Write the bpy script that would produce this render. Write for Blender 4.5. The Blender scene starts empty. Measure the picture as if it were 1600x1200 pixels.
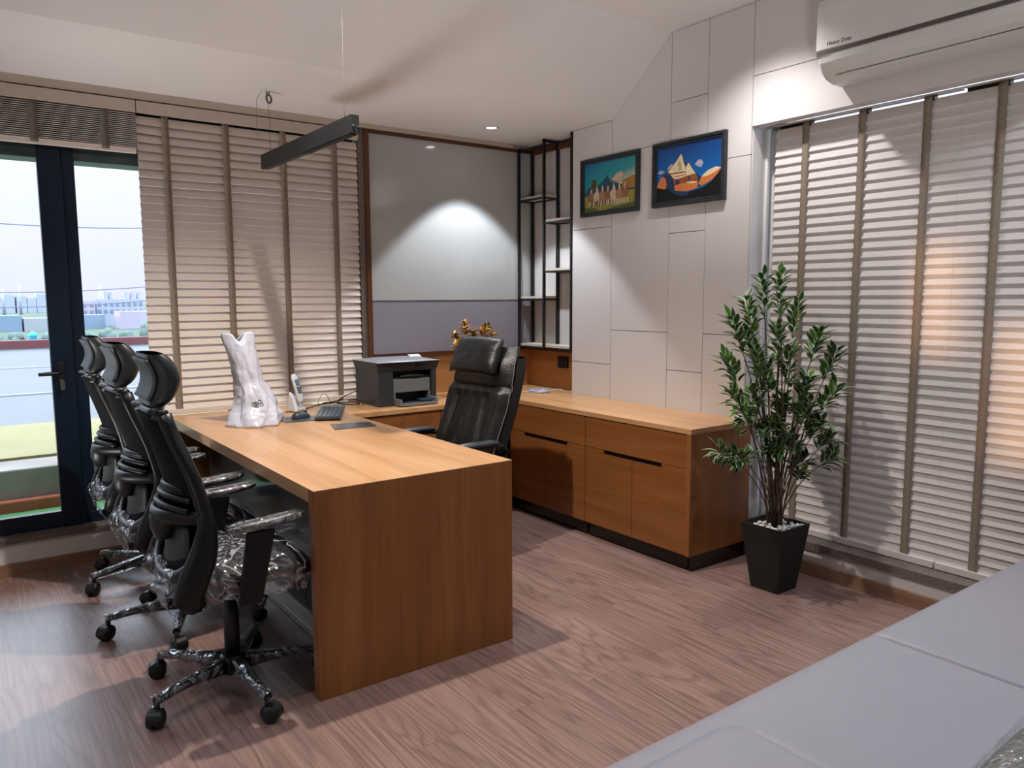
import bpy, bmesh, math, random
from mathutils import Vector, Matrix, noise

C = bpy.context.scene
COL = C.collection
R = math.radians
PI = math.pi

# ------------------------------------------------------------------ camera
cam_d = bpy.data.cameras.new('camera')
cam = bpy.data.objects.new('camera', cam_d)
COL.objects.link(cam)
yaw, pit, rol, F = 0.634793, -0.112810, -0.004438, 1198.79
fw = Vector((math.sin(yaw)*math.cos(pit), math.cos(yaw)*math.cos(pit), math.sin(pit)))
r0 = fw.cross(Vector((0, 0, 1))).normalized()
u0 = r0.cross(fw)
rr = r0*math.cos(rol) + u0*math.sin(rol)
uu = -r0*math.sin(rol) + u0*math.cos(rol)
m = Matrix((rr, uu, -fw)).transposed().to_4x4()
m.translation = Vector((0, 0, 1.40))
cam.matrix_world = m
cam_d.sensor_fit = 'HORIZONTAL'
cam_d.sensor_width = 36
cam_d.lens = 36*F/1600
cam_d.clip_start = 0.05
cam_d.clip_end = 3000
C.camera = cam

# ------------------------------------------------------------------ sky, exposure
C.view_settings.view_transform = 'Standard'
C.view_settings.look = 'None'
C.view_settings.gamma = 1
C.view_settings.use_curve_mapping = False
C.view_settings.exposure = 0.35
C.cycles.use_denoising = True
C.cycles.max_bounces = 8
C.cycles.transparent_max_bounces = 24
C.cycles.caustics_reflective = False
C.cycles.caustics_refractive = False
C.cycles.sample_clamp_indirect = 6

W = bpy.data.worlds.new('world'); C.world = W
W.use_nodes = True
nt = W.node_tree; nt.nodes.clear()
wo = nt.nodes.new('ShaderNodeOutputWorld'); bg = nt.nodes.new('ShaderNodeBackground')
tc = nt.nodes.new('ShaderNodeTexCoord'); sp = nt.nodes.new('ShaderNodeSeparateXYZ')
cr = nt.nodes.new('ShaderNodeValToRGB'); nz = nt.nodes.new('ShaderNodeTexNoise')
ad = nt.nodes.new('ShaderNodeMath'); mu = nt.nodes.new('ShaderNodeMath')
nz.inputs['Scale'].default_value = 3.0; nz.inputs['Detail'].default_value = 4
mu.operation = 'MULTIPLY'; mu.inputs[1].default_value = 0.22
ad.operation = 'ADD'
nt.links.new(tc.outputs['Generated'], sp.inputs[0]); nt.links.new(tc.outputs['Generated'], nz.inputs['Vector'])
nt.links.new(nz.outputs['Fac'], mu.inputs[0]); nt.links.new(sp.outputs['Z'], ad.inputs[0]); nt.links.new(mu.outputs[0], ad.inputs[1])
nt.links.new(ad.outputs[0], cr.inputs['Fac'])
cr.color_ramp.elements[0].position = 0.08; cr.color_ramp.elements[0].color = (0.67, 0.68, 0.90, 1)
cr.color_ramp.elements[1].position = 0.34; cr.color_ramp.elements[1].color = (0.92, 0.95, 1.02, 1)
k_ = cr.color_ramp.elements.new(0.50); k_.color = (3.7, 4.1, 4.7, 1)   # brighter overcast sky higher up
nt.links.new(cr.outputs['Color'], bg.inputs['Color']); nt.links.new(bg.outputs[0], wo.inputs[0])
bg.inputs['Strength'].default_value = 1.05

# low warm sun coming through openings added in the left wall
sd = bpy.data.lights.new('evening_sun', 'SUN'); so = bpy.data.objects.new('evening_sun', sd); COL.objects.link(so)
sd.energy = 1.9; sd.color = (1.0, 0.56, 0.30); sd.angle = R(2.0)
sun_dir = Vector((1.0, -0.155, -0.03)).normalized()
so.rotation_euler = sun_dir.to_track_quat('-Z', 'Y').to_euler()
so.location = (-6, 1, 3)

# ------------------------------------------------------------------ helpers
def lin(h):
    if isinstance(h, str):
        h = h.lstrip('#'); c = [int(h[i:i+2], 16)/255 for i in (0, 2, 4)]
        return tuple(x/12.92 if x <= 0.04045 else ((x+0.055)/1.055)**2.4 for x in c) + (1,)
    return tuple(h) + (1,) if len(h) == 3 else tuple(h)

def new_mat(name):
    M = bpy.data.materials.new(name); M.use_nodes = True
    return M, M.node_tree, M.node_tree.nodes['Principled BSDF']

def mat(name, col, rough=0.5, metal=0.0, var=0.06, scale=8.0, bump=0.0, bscale=60.0, spec=0.5, coat=0.0, stretch=None, emit=None, es=0, sheen=0, trans=0):
    M, t, b = new_mat(name)
    c = lin(col)
    tcn = t.nodes.new('ShaderNodeTexCoord'); mp = t.nodes.new('ShaderNodeMapping')
    t.links.new(tcn.outputs['Object'], mp.inputs['Vector'])
    if stretch: mp.inputs['Scale'].default_value = stretch
    n = t.nodes.new('ShaderNodeTexNoise'); n.inputs['Scale'].default_value = scale; n.inputs['Detail'].default_value = 4
    t.links.new(mp.outputs[0], n.inputs['Vector'])
    ramp = t.nodes.new('ShaderNodeValToRGB')
    ramp.color_ramp.elements[0].position = 0.3; ramp.color_ramp.elements[1].position = 0.7
    ramp.color_ramp.elements[0].color = tuple(max(0, x*(1-var)) for x in c[:3]) + (1,)
    ramp.color_ramp.elements[1].color = tuple(x*(1+var) for x in c[:3]) + (1,)
    t.links.new(n.outputs['Fac'], ramp.inputs['Fac']); t.links.new(ramp.outputs[0], b.inputs['Base Color'])
    b.inputs['Roughness'].default_value = rough; b.inputs['Metallic'].default_value = metal
    b.inputs['Specular IOR Level'].default_value = spec
    b.inputs['Coat Weight'].default_value = coat
    if sheen: b.inputs['Sheen Weight'].default_value = sheen
    if trans: b.inputs['Transmission Weight'].default_value = trans
    if emit is not None:
        b.inputs['Emission Color'].default_value = lin(emit); b.inputs['Emission Strength'].default_value = es
    if bump:
        n2 = t.nodes.new('ShaderNodeTexNoise'); n2.inputs['Scale'].default_value = bscale; n2.inputs['Detail'].default_value = 3
        t.links.new(mp.outputs[0], n2.inputs['Vector'])
        bp = t.nodes.new('ShaderNodeBump'); bp.inputs['Strength'].default_value = bump; bp.inputs['Distance'].default_value = 0.01
        t.links.new(n2.outputs['Fac'], bp.inputs['Height']); t.links.new(bp.outputs[0], b.inputs['Normal'])
    return M

def wood(name, c1, c2, c3, axis='Y', rough=0.38, scale=1.0, spec=0.5, ring=1.0):
    """veneer whose grain runs along the given world axis"""
    M, t, b = new_mat(name)
    g = t.nodes.new('ShaderNodeNewGeometry'); mp = t.nodes.new('ShaderNodeMapping')
    t.links.new(g.outputs['Position'], mp.inputs['Vector'])
    s = {'X': (0.5, 9, 9), 'Y': (9, 0.5, 9), 'Z': (9, 9, 0.5)}[axis]
    mp.inputs['Scale'].default_value = tuple(q*scale for q in s)
    n1 = t.nodes.new('ShaderNodeTexNoise'); n1.inputs['Scale'].default_value = 1.2*ring; n1.inputs['Detail'].default_value = 5; n1.inputs['Distortion'].default_value = 0.6
    t.links.new(mp.outputs[0], n1.inputs['Vector'])
    mp2 = t.nodes.new('ShaderNodeMapping'); t.links.new(g.outputs['Position'], mp2.inputs['Vector'])
    s2 = {'X': (3, 160, 160), 'Y': (160, 3, 160), 'Z': (160, 160, 3)}[axis]
    mp2.inputs['Scale'].default_value = s2
    n2 = t.nodes.new('ShaderNodeTexNoise'); n2.inputs['Scale'].default_value = 1.0; n2.inputs['Detail'].default_value = 3
    t.links.new(mp2.outputs[0], n2.inputs['Vector'])
    r1 = t.nodes.new('ShaderNodeValToRGB'); e = r1.color_ramp.elements
    e[0].position = 0.28; e[0].color = lin(c1); e[1].position = 0.75; e[1].color = lin(c3)
    k = r1.color_ramp.elements.new(0.5); k.color = lin(c2)
    t.links.new(n1.outputs['Fac'], r1.inputs['Fac'])
    mx = t.nodes.new('ShaderNodeMixRGB'); mx.blend_type = 'MULTIPLY'; mx.inputs['Fac'].default_value = 0.35
    r2 = t.nodes.new('ShaderNodeValToRGB'); r2.color_ramp.elements[0].position = 0.35; r2.color_ramp.elements[0].color = (0.62, 0.55, 0.5, 1); r2.color_ramp.elements[1].position = 0.6
    t.links.new(n2.outputs['Fac'], r2.inputs['Fac'])
    t.links.new(r1.outputs[0], mx.inputs[1]); t.links.new(r2.outputs[0], mx.inputs[2])
    t.links.new(mx.outputs[0], b.inputs['Base Color'])
    b.inputs['Roughness'].default_value = rough; b.inputs['Specular IOR Level'].default_value = spec
    return M

def floor_mat():
    M, t, b = new_mat('floor_planks')
    g = t.nodes.new('ShaderNodeNewGeometry')
    # planks run along Y, 0.18 wide, 1.2 long
    sep = t.nodes.new('ShaderNodeSeparateXYZ'); t.links.new(g.outputs['Position'], sep.inputs[0])
    cmb = t.nodes.new('ShaderNodeCombineXYZ'); t.links.new(sep.outputs['Y'], cmb.inputs['X']); t.links.new(sep.outputs['X'], cmb.inputs['Y'])
    br = t.nodes.new('ShaderNodeTexBrick'); t.links.new(cmb.outputs[0], br.inputs['Vector'])
    br.offset = 0.37; br.inputs['Scale'].default_value = 1.0
    br.inputs['Brick Width'].default_value = 1.22; br.inputs['Row Height'].default_value = 0.18
    br.inputs['Mortar Size'].default_value = 0.0008; br.inputs['Mortar Smooth'].default_value = 0.2
    br.inputs['Color1'].default_value = (0, 0, 0, 1); br.inputs['Color2'].default_value = (1, 1, 1, 1); br.inputs['Mortar'].default_value = (0.5, 0.5, 0.5, 1)
    # offset noise per plank
    add = t.nodes.new('ShaderNodeVectorMath'); add.operation = 'MULTIPLY_ADD'
    t.links.new(br.outputs['Color'], add.inputs[0]); add.inputs[1].default_value = (7.3, 11.1, 3.0); t.links.new(g.outputs['Position'], add.inputs[2])
    mp = t.nodes.new('ShaderNodeMapping'); mp.inputs['Scale'].default_value = (3.4, 0.34, 1); t.links.new(add.outputs[0], mp.inputs['Vector'])
    n1 = t.nodes.new('ShaderNodeTexNoise'); n1.inputs['Scale'].default_value = 1.0; n1.inputs['Detail'].default_value = 2.5; n1.inputs['Distortion'].default_value = 0.4
    t.links.new(mp.outputs[0], n1.inputs['Vector'])
    # cathedral grain: contour bands of the stretched noise
    ml = t.nodes.new('ShaderNodeMath'); ml.operation = 'MULTIPLY'; ml.inputs[1].default_value = 24.0; t.links.new(n1.outputs['Fac'], ml.inputs[0])
    fr = t.nodes.new('ShaderNodeMath'); fr.operation = 'FRACT'; t.links.new(ml.outputs[0], fr.inputs[0])
    rg = t.nodes.new('ShaderNodeValToRGB'); ee = rg.color_ramp.elements
    ee[0].position = 0.0; ee[0].color = (0.62, 0.62, 0.62, 1); ee[1].position = 0.35; ee[1].color = (1, 1, 1, 1)
    k = ee.new(0.85); k.color = (0.95, 0.95, 0.95, 1); k = ee.new(1.0); k.color = (0.62, 0.62, 0.62, 1)
    t.links.new(fr.outputs[0], rg.inputs['Fac'])
    mp2 = t.nodes.new('ShaderNodeMapping'); mp2.inputs['Scale'].default_value = (70, 2.2, 1); t.links.new(add.outputs[0], mp2.inputs['Vector'])
    n2 = t.nodes.new('ShaderNodeTexNoise'); n2.inputs['Scale'].default_value = 1.5; n2.inputs['Detail'].default_value = 4; t.links.new(mp2.outputs[0], n2.inputs['Vector'])
    r2 = t.nodes.new('ShaderNodeValToRGB'); r2.color_ramp.elements[0].position = 0.32; r2.color_ramp.elements[0].color = lin('#826860'); r2.color_ramp.elements[1].position = 0.66; r2.color_ramp.elements[1].color = lin('#9a7f77')
    t.links.new(n2.outputs['Fac'], r2.inputs['Fac'])
    mx = t.nodes.new('ShaderNodeMixRGB'); mx.blend_type = 'MULTIPLY'; mx.inputs['Fac'].default_value = 0.80
    t.links.new(r2.outputs[0], mx.inputs[1]); t.links.new(rg.outputs[0], mx.inputs[2])
    # tone per plank
    tn = t.nodes.new('ShaderNodeMixRGB'); tn.blend_type = 'MULTIPLY'; tn.inputs['Fac'].default_value = 1
    rp = t.nodes.new('ShaderNodeValToRGB'); rp.color_ramp.elements[0].color = (0.84, 0.82, 0.81, 1); rp.color_ramp.elements[1].color = (1.0, 0.98, 0.97, 1)
    t.links.new(br.outputs['Color'], rp.inputs['Fac']); t.links.new(mx.outputs[0], tn.inputs[1]); t.links.new(rp.outputs[0], tn.inputs[2])
    dk = t.nodes.new('ShaderNodeMixRGB'); dk.inputs[2].default_value = lin('#5b463d')
    t.links.new(br.outputs['Fac'], dk.inputs['Fac']); t.links.new(tn.outputs[0], dk.inputs[1]); t.links.new(dk.outputs[0], b.inputs['Base Color'])
    b.inputs['Roughness'].default_value = 0.34; b.inputs['Specular IOR Level'].default_value = 0.55
    bp = t.nodes.new('ShaderNodeBump'); bp.inputs['Strength'].default_value = 0.08; bp.inputs['Distance'].default_value = 0.002
    t.links.new(n2.outputs['Fac'], bp.inputs['Height']); t.links.new(bp.outputs[0], b.inputs['Normal'])
    return M

def glass_mat(name, tint=(1, 1, 1), refl=0.06, rough=0.0, ior=True):
    M = bpy.data.materials.new(name); M.use_nodes = True; t = M.node_tree; t.nodes.clear()
    o = t.nodes.new('ShaderNodeOutputMaterial'); tr = t.nodes.new('ShaderNodeBsdfTransparent'); gl = t.nodes.new('ShaderNodeBsdfGlossy')
    mx = t.nodes.new('ShaderNodeMixShader'); fr = t.nodes.new('ShaderNodeFresnel'); fr.inputs['IOR'].default_value = 1.45
    tr.inputs['Color'].default_value = tint + (1,); gl.inputs['Roughness'].default_value = rough
    t.links.new(fr.outputs[0], mx.inputs[0]); t.links.new(tr.outputs[0], mx.inputs[1]); t.links.new(gl.outputs[0], mx.inputs[2]); t.links.new(mx.outputs[0], o.inputs[0])
    return M

def film_mat(name, amount=0.25, scale=9, crease=0.5):
    """thin crumpled clear plastic wrap: clear film, glossy glints, white streaks painted for crease whitening and highlights"""
    M = bpy.data.materials.new(name); M.use_nodes = True; t = M.node_tree; t.nodes.clear()
    o = t.nodes.new('ShaderNodeOutputMaterial'); tr = t.nodes.new('ShaderNodeBsdfTransparent'); gl = t.nodes.new('ShaderNodeBsdfGlossy')
    df = t.nodes.new('ShaderNodeBsdfDiffuse'); m1 = t.nodes.new('ShaderNodeMixShader'); m2 = t.nodes.new('ShaderNodeMixShader')
    tr.inputs['Color'].default_value = (0.95, 0.955, 0.97, 1); gl.inputs['Roughness'].default_value = 0.07; gl.inputs['Color'].default_value = (0.95, 0.97, 1.0, 1)
    df.inputs['Color'].default_value = (0.80, 0.82, 0.88, 1)
    g = t.nodes.new('ShaderNodeTexCoord'); n = t.nodes.new('ShaderNodeTexNoise'); n.inputs['Scale'].default_value = scale; n.inputs['Detail'].default_value = 2; n.inputs['Distortion'].default_value = 2.2
    t.links.new(g.outputs['Object'], n.inputs['Vector'])
    bp = t.nodes.new('ShaderNodeBump'); bp.inputs['Strength'].default_value = 1.0; bp.inputs['Distance'].default_value = 0.05
    t.links.new(n.outputs['Fac'], bp.inputs['Height']); t.links.new(bp.outputs[0], gl.inputs['Normal'])
    rp = t.nodes.new('ShaderNodeValToRGB'); e = rp.color_ramp.elements  # diffuse white bands stand in for crease highlights as well as whitening
    e[0].position = 0.43; e[0].color = (0, 0, 0, 1); e[1].position = 0.455; e[1].color = (crease,)*3+(1,)
    for p_, c_ in ((0.48, 0.0), (0.55, 0.0), (0.565, crease*0.8), (0.58, 0.0), (0.66, 0.02), (0.68, crease), (0.71, 0.0)):
        k = e.new(p_); k.color = (c_, c_, c_, 1)
    t.links.new(n.outputs['Fac'], rp.inputs['Fac'])
    m1.inputs[0].default_value = amount
    t.links.new(tr.outputs[0], m1.inputs[1]); t.links.new(gl.outputs[0], m1.inputs[2])
    t.links.new(rp.outputs[0], m2.inputs[0]); t.links.new(m1.outputs[0], m2.inputs[1]); t.links.new(df.outputs[0], m2.inputs[2])
    t.links.new(m2.outputs[0], o.inputs[0])
    return M

class MB:
    def __init__(s): s.bm = bmesh.new(); s.mi = 0
    def f(s, vs, smooth=False):
        try: fc = s.bm.faces.new(vs)
        except ValueError: return None
        fc.material_index = s.mi; fc.smooth = smooth; return fc
    def v(s, p): return s.bm.verts.new(p)
    def hexa(s, p):
        v = [s.v(q) for q in p]
        for q in ((3, 2, 1, 0), (4, 5, 6, 7), (0, 1, 5, 4), (1, 2, 6, 5), (2, 3, 7, 6), (3, 0, 4, 7)): s.f([v[i] for i in q])
        return s
    def box(s, x0, x1, y0, y1, z0, z1):
        return s.hexa([(x0, y0, z0), (x1, y0, z0), (x1, y1, z0), (x0, y1, z0), (x0, y0, z1), (x1, y0, z1), (x1, y1, z1), (x0, y1, z1)])
    def obox(s, c, ax, ay, az, hx, hy, hz):
        c = Vector(c); ax = Vector(ax).normalized()*hx; ay = Vector(ay).normalized()*hy; az = Vector(az).normalized()*hz
        return s.hexa([c-ax-ay-az, c+ax-ay-az, c+ax+ay-az, c-ax+ay-az, c-ax-ay+az, c+ax-ay+az, c+ax+ay+az, c-ax+ay+az])
    def prism(s, pts, d):
        """closed polygon pts (3-D) extruded by vector d"""
        d = Vector(d); a = [s.v(p) for p in pts]; b = [s.v(Vector(p)+d) for p in pts]; n = len(pts)
        s.f(a[::-1]); s.f(b)
        for i in range(n): s.f([a[i], a[(i+1) % n], b[(i+1) % n], b[i]])
        return s
    def poly(s, pts): s.f([s.v(p) for p in pts]); return s
    def tube(s, pts, r, n=8, cap=True, flat=1.0, up=None, closed=False):
        pts = [Vector(p) for p in pts]; k = len(pts); rs = r if isinstance(r, (list, tuple)) else [r]*k
        rings = []; ref = None
        for i, p in enumerate(pts):
            if closed: d = (pts[(i+1) % k]-pts[i-1])
            else: d = (pts[min(i+1, k-1)]-pts[max(i-1, 0)])
            if d.length < 1e-9: d = Vector((0, 0, 1))
            d.normalize()
            if up is not None: a = Vector(up)-d*Vector(up).dot(d)
            elif ref is None: a = d.orthogonal()
            else: a = ref-d*ref.dot(d)
            if a.length < 1e-6: a = d.orthogonal()
            a.normalize(); ref = a; b_ = d.cross(a)
            rings.append([s.v(p+(a*math.cos(2*PI*j/n)*flat+b_*math.sin(2*PI*j/n))*rs[i]) for j in range(n)])
        for i in range(k if closed else k-1):
            q = rings[(i+1) % k]
            for j in range(n): s.f([rings[i][j], rings[i][(j+1) % n], q[(j+1) % n], q[j]], True)
        if cap and not closed: s.f(rings[0][::-1]); s.f(rings[-1])
        return s
    def lathe(s, prof, c=(0, 0, 0), n=24, axis='Z', cap=True):
        c = Vector(c); rings = []
        for r, z in prof:
            rg = []
            for j in range(n):
                a = 2*PI*j/n; p = (r*math.cos(a), r*math.sin(a), z)
                if axis == 'X': p = (z, p[0], p[1])
                elif axis == 'Y': p = (p[0], z, p[1])
                rg.append(s.v(c+Vector(p)))
            rings.append(rg)
        for i in range(len(rings)-1):
            for j in range(n): s.f([rings[i][j], rings[i][(j+1) % n], rings[i+1][(j+1) % n], rings[i+1][j]], True)
        if cap: s.f(rings[0][::-1]); s.f(rings[-1])
        return s
    def grid(s, fn, nu, nv, smooth=True, wrapu=False):
        g = [[s.v(fn(i/nu, j/nv)) for j in range(nv+1)] for i in range(nu if wrapu else nu+1)]
        k = len(g)
        for i in range(nu):
            for j in range(nv): s.f([g[i][j], g[(i+1) % k][j], g[(i+1) % k][j+1], g[i][j+1]], smooth)
        return g
    def ball(s, c, rx, ry, rz, n=12, m=8):
        c = Vector(c)
        s.grid(lambda u, v: c+Vector((rx*math.cos(2*PI*u)*math.sin(PI*(v*.998+.001)), ry*math.sin(2*PI*u)*math.sin(PI*(v*.998+.001)), rz*math.cos(PI*v))), n, m, True, True); return s
    def build(s, name, mt, parent=None, bevel=0, seg=2, sub=0, smooth=False, solid=0, loc=None):
        bmesh.ops.recalc_face_normals(s.bm, faces=s.bm.faces)
        me = bpy.data.meshes.new(name); s.bm.to_mesh(me); s.bm.free()
        for q in (mt if isinstance(mt, (list, tuple)) else [mt]): me.materials.append(q)
        o = bpy.data.objects.new(name, me); COL.objects.link(o)
        if smooth:
            for p in me.polygons: p.use_smooth = True
        if solid:
            q = o.modifiers.new('solid', 'SOLIDIFY'); q.thickness = solid; q.offset = 0
        if bevel:
            q = o.modifiers.new('bevel', 'BEVEL'); q.width = bevel; q.segments = seg; q.limit_method = 'ANGLE'; q.angle_limit = R(40)
        if sub:
            q = o.modifiers.new('sub', 'SUBSURF'); q.levels = sub; q.render_levels = sub
        if parent is not None:
            o.parent = parent
            if parent.name in INV: o.matrix_parent_inverse = INV[parent.name]; 
            INV[o.name] = Matrix.Identity(4)
        return o
INV = {}

def tag(o, label=None, cat=None, group=None, kind=None):
    if label: o['label'] = label
    if cat: o['category'] = cat
    if group: o['group'] = group
    if kind: o['kind'] = kind
    return o

def thing(name, label, cat, loc=(0, 0, 0), group=None, kind=None):
    o = bpy.data.objects.new(name, None); COL.objects.link(o)
    o.location = loc; o.empty_display_size = 0.1
    INV[o.name] = Matrix.Translation(-Vector(loc))
    return tag(o, label, cat, group, kind)

def struct(o): o['kind'] = 'structure'; return o

def copy_tree(o, parent=None):
    c = o.copy(); COL.objects.link(c); c.parent = parent
    if parent is not None: c.matrix_parent_inverse = o.matrix_parent_inverse.copy()
    for ch in list(o.children): copy_tree(ch, c)
    return c

def smoothstep(a, b, x):
    t = max(0, min(1, (x-a)/(b-a))); return t*t*(3-2*t)
def lerp(a, b, t): return a+(b-a)*t
def interp(tab, z):
    for i in range(len(tab)-1):
        if (tab[i][0]-z)*(tab[i+1][0]-z) <= 0 and tab[i][0] != tab[i+1][0]:
            t = (z-tab[i][0])/(tab[i+1][0]-tab[i][0]); return lerp(tab[i][1], tab[i+1][1], t)
    return tab[0][1] if abs(z-tab[0][0]) < abs(z-tab[-1][0]) else tab[-1][1]

# ------------------------------------------------------------------ materials
M_wall = mat('wall_paint', '#d6d0ca', 0.6, var=0.02, scale=3)
M_panel = mat('wall_laminate', '#cdc9c8', 0.42, var=0.015, scale=2)
M_ceil = mat('ceiling_paint', '#e4e3e4', 0.75, var=0.02, scale=2)
M_gap = mat('joint_shadow_gap', '#3a3632', 0.9)
M_floor = floor_mat()
M_skirt = wood('skirting_laminate', '#6f5340', '#866650', '#947560', 'X', 0.5)
M_skirt_y = wood('skirting_laminate_right', '#6f5340', '#866650', '#947560', 'Y', 0.5)
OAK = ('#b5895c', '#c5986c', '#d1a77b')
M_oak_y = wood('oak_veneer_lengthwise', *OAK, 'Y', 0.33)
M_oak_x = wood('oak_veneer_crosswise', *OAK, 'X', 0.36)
OAK_SHADED = ('#7d4c22', '#8e5a2b', '#9d6a38')  # desk oak darkened, the shade on upright panels is in the colour
M_oak_shaded_z = wood('oak_veneer_upright_shaded', *OAK_SHADED, 'Z', 0.42)
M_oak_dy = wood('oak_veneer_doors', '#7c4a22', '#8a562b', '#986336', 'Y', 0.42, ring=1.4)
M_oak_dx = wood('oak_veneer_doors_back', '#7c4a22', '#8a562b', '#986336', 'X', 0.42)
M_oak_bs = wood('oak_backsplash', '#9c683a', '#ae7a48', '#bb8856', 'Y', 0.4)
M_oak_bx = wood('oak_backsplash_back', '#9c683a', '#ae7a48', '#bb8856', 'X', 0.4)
M_dwood = wood('dark_stained_wood', '#4a2813', '#5c3419', '#6e4222', 'Z', 0.4)
M_dwood_x = wood('dark_stained_wood_rail', '#45250f', '#512c14', '#5f371b', 'X', 0.45)
M_dark = mat('dark_recess', '#1b120b', 0.7)
M_black = mat('black_powder_coat', '#0d0d0f', 0.45)
M_plinth = mat('black_gloss_laminate', '#08080a', 0.18)
M_frame = mat('blue_black_aluminium', '#122234', 0.35, 0.3)
M_granite = mat('speckled_granite', '#6a5f5a', 0.35, var=0.65, scale=190)
M_slat = mat('blind_slat', '#dcd2ca', 0.5, var=0.05, scale=30, stretch=(1, 1, 12))
M_slat_r = mat('blind_slat_pale', '#cac3bf', 0.5, var=0.05, scale=30, stretch=(1, 1, 12))
M_tape = mat('blind_tape', '#85786a', 0.85, var=0.1, scale=90)
M_tape_d = mat('blind_tape_grey', '#6f665e', 0.85, var=0.1, scale=90)
M_val = mat('blind_valance', '#beb2a6', 0.5, var=0.04, scale=20)
M_white = mat('white_plastic', '#d8d8d8', 0.35, var=0.02)
M_glass = glass_mat('window_glass', (0.97, 0.985, 1.0))
M_board = mat('back_painted_glass', '#b2b4b3', 0.10, var=0.02, scale=2, coat=0.3)
M_fabric = mat('grey_pinboard_fabric', '#8d8a96', 0.9, var=0.05, scale=240, bump=0.2, bscale=500)
M_plast = mat('black_plastic', '#0b0d0f', 0.38, spec=0.35)
M_plast_g = mat('dark_grey_plastic', '#1f2326', 0.42)
M_mesh = mat('black_mesh_fabric', '#0d0f12', 0.85, var=0.25, scale=420, bump=0.3, bscale=700, spec=0.12)
M_seatf = mat('black_seat_fabric', '#17181c', 0.85, var=0.1, scale=200)
M_leather = mat('black_leather', '#0e0e0f', 0.34, var=0.2, scale=60, bump=0.25, bscale=160)
M_shell = mat('chair_back_shell', '#0b0d0f', 0.55)
M_pipe = mat('grey_piping', '#5c5e60', 0.5)
M_film = film_mat('plastic_wrap', 0.17, 3.2, 0.42)
M_film2 = film_mat('plastic_wrap_tight', 0.17, 6, 0.20)
M_sofa = mat('grey_leatherette', '#8b8b95', 0.42, var=0.02, scale=6, bump=0.08, bscale=220)
M_sofa_d = mat('grey_leatherette_seam', '#5f5c5c', 0.6)
M_pot = mat('black_planter', '#0c0c0d', 0.55)
M_pebble = mat('white_pebble', '#dcdad8', 0.55, var=0.06, scale=40)
M_stem = mat('brown_stem', '#4c3a2a', 0.8, var=0.3, scale=60)
M_leaf = mat('leaf_green', '#1f4a20', 0.38, var=0.35, scale=25)
M_leaf2 = mat('leaf_green_light', '#4b7d2c', 0.38, var=0.25, scale=25)
M_leafe = mat('leaf_cream_edge', '#aebb92', 0.42, var=0.1)
M_leafa = mat('leaf_amber', '#c98b2e', 0.45, var=0.35, scale=60)
M_leafb = mat('leaf_gold', '#e2bd62', 0.45, var=0.25, scale=60)
M_leafc = mat('leaf_dark_olive', '#3b4a1c', 0.5, var=0.3, scale=60)
M_ac = mat('ac_white_plastic', '#c9c8c6', 0.35, var=0.02)
M_acd = mat('ac_dark_strip', '#4b4845', 0.4)
M_steel = mat('brushed_steel', '#9c9c9a', 0.3, 0.9)
M_alu = mat('silver_profile', '#b9b7b3', 0.35, 0.6)
M_bag = mat('white_plastic_bag', '#c8cee0', 0.28, var=0.03, scale=20, bump=0.5, bscale=18, sheen=0)
M_phone = mat('pale_grey_phone', '#ccd3da', 0.4)
M_prt = mat('printer_charcoal', '#2c3136', 0.45)
M_prtg = mat('printer_grey', '#6d7072', 0.45)
M_prtl = mat('printer_lid', '#8f969c', 0.35)
M_cable = mat('black_cable', '#0b0b0c', 0.5)
M_lan = mat('pale_blue_cable', '#b9c2dc', 0.45)
M_led = mat('downlight_emitter', '#ffffff', 0.4, emit='#f4f6ff', es=14)
M_shelfw = mat('pale_laminate_shelf', '#d9cdb9', 0.45, var=0.08, scale=12, stretch=(6, 1, 1))
M_key = mat('slate_keys', '#4a5562', 0.45)
M_kb = mat('slate_keyboard', '#2c3540', 0.4)

# ------------------------------------------------------------------ ceiling downlights, and unseen fill lamps added for the ceiling
def spot(name, loc, energy, size=85, blend=0.35, col=(1, 0.93, 0.86), aim=None, rad=0.03):
    d = bpy.data.lights.new(name, 'SPOT'); o = bpy.data.objects.new(name, d); COL.objects.link(o)
    d.energy = energy; d.spot_size = R(size); d.spot_blend = blend; d.color = col; d.shadow_soft_size = rad
    o.location = loc
    if aim is not None: o.rotation_euler = (Vector(aim)-Vector(loc)).to_track_quat('-Z', 'Y').to_euler()
    return o

def downlight(x, y, z, energy, label, size=85, blend=0.35, col=(1, 0.93, 0.86)):
    t = thing('downlight', label, 'ceiling light', (x, y, z))
    MB().lathe([(0.030, 0), (0.048, -0.001), (0.050, -0.005), (0.046, -0.007), (0.032, -0.005)], (x, y, z), 28, cap=False).build('trim_ring', M_white, t)
    MB().lathe([(0.0305, -0.0035), (0.0002, -0.0040)], (x, y, z), 28).build('diffuser', M_led, t)
    spot('downlight_beam', (x, y, z-0.02), energy, size, blend, col)
    return t

COOL = (0.86, 0.92, 1.0); WARM = (1.0, 0.90, 0.80); NEUT = (1.0, 0.955, 0.94)
downlight(2.93, 4.19, 2.49, 60, 'lit round downlight in the lower ceiling in front of the glass board', 88, 0.22, COOL)
ZC = 2.888
downlight(3.00, 2.40, ZC, 52, 'round downlight above the potted plant', 120, 0.8, NEUT)
downlight(1.25, 2.85, ZC, 190, 'round downlight above the desk', 120, 0.7, WARM)
downlight(-0.3, 2.2, ZC, 40, 'round downlight by the left wall', 140, 1.0, NEUT)
downlight(2.9, 0.6, ZC, 60, 'round downlight above the sofa near the air conditioner', 140, 1.0, COOL)
downlight(1.2, 0.3, ZC, 45, 'round downlight above the sofa centre', 140, 1.0, COOL)

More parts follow.
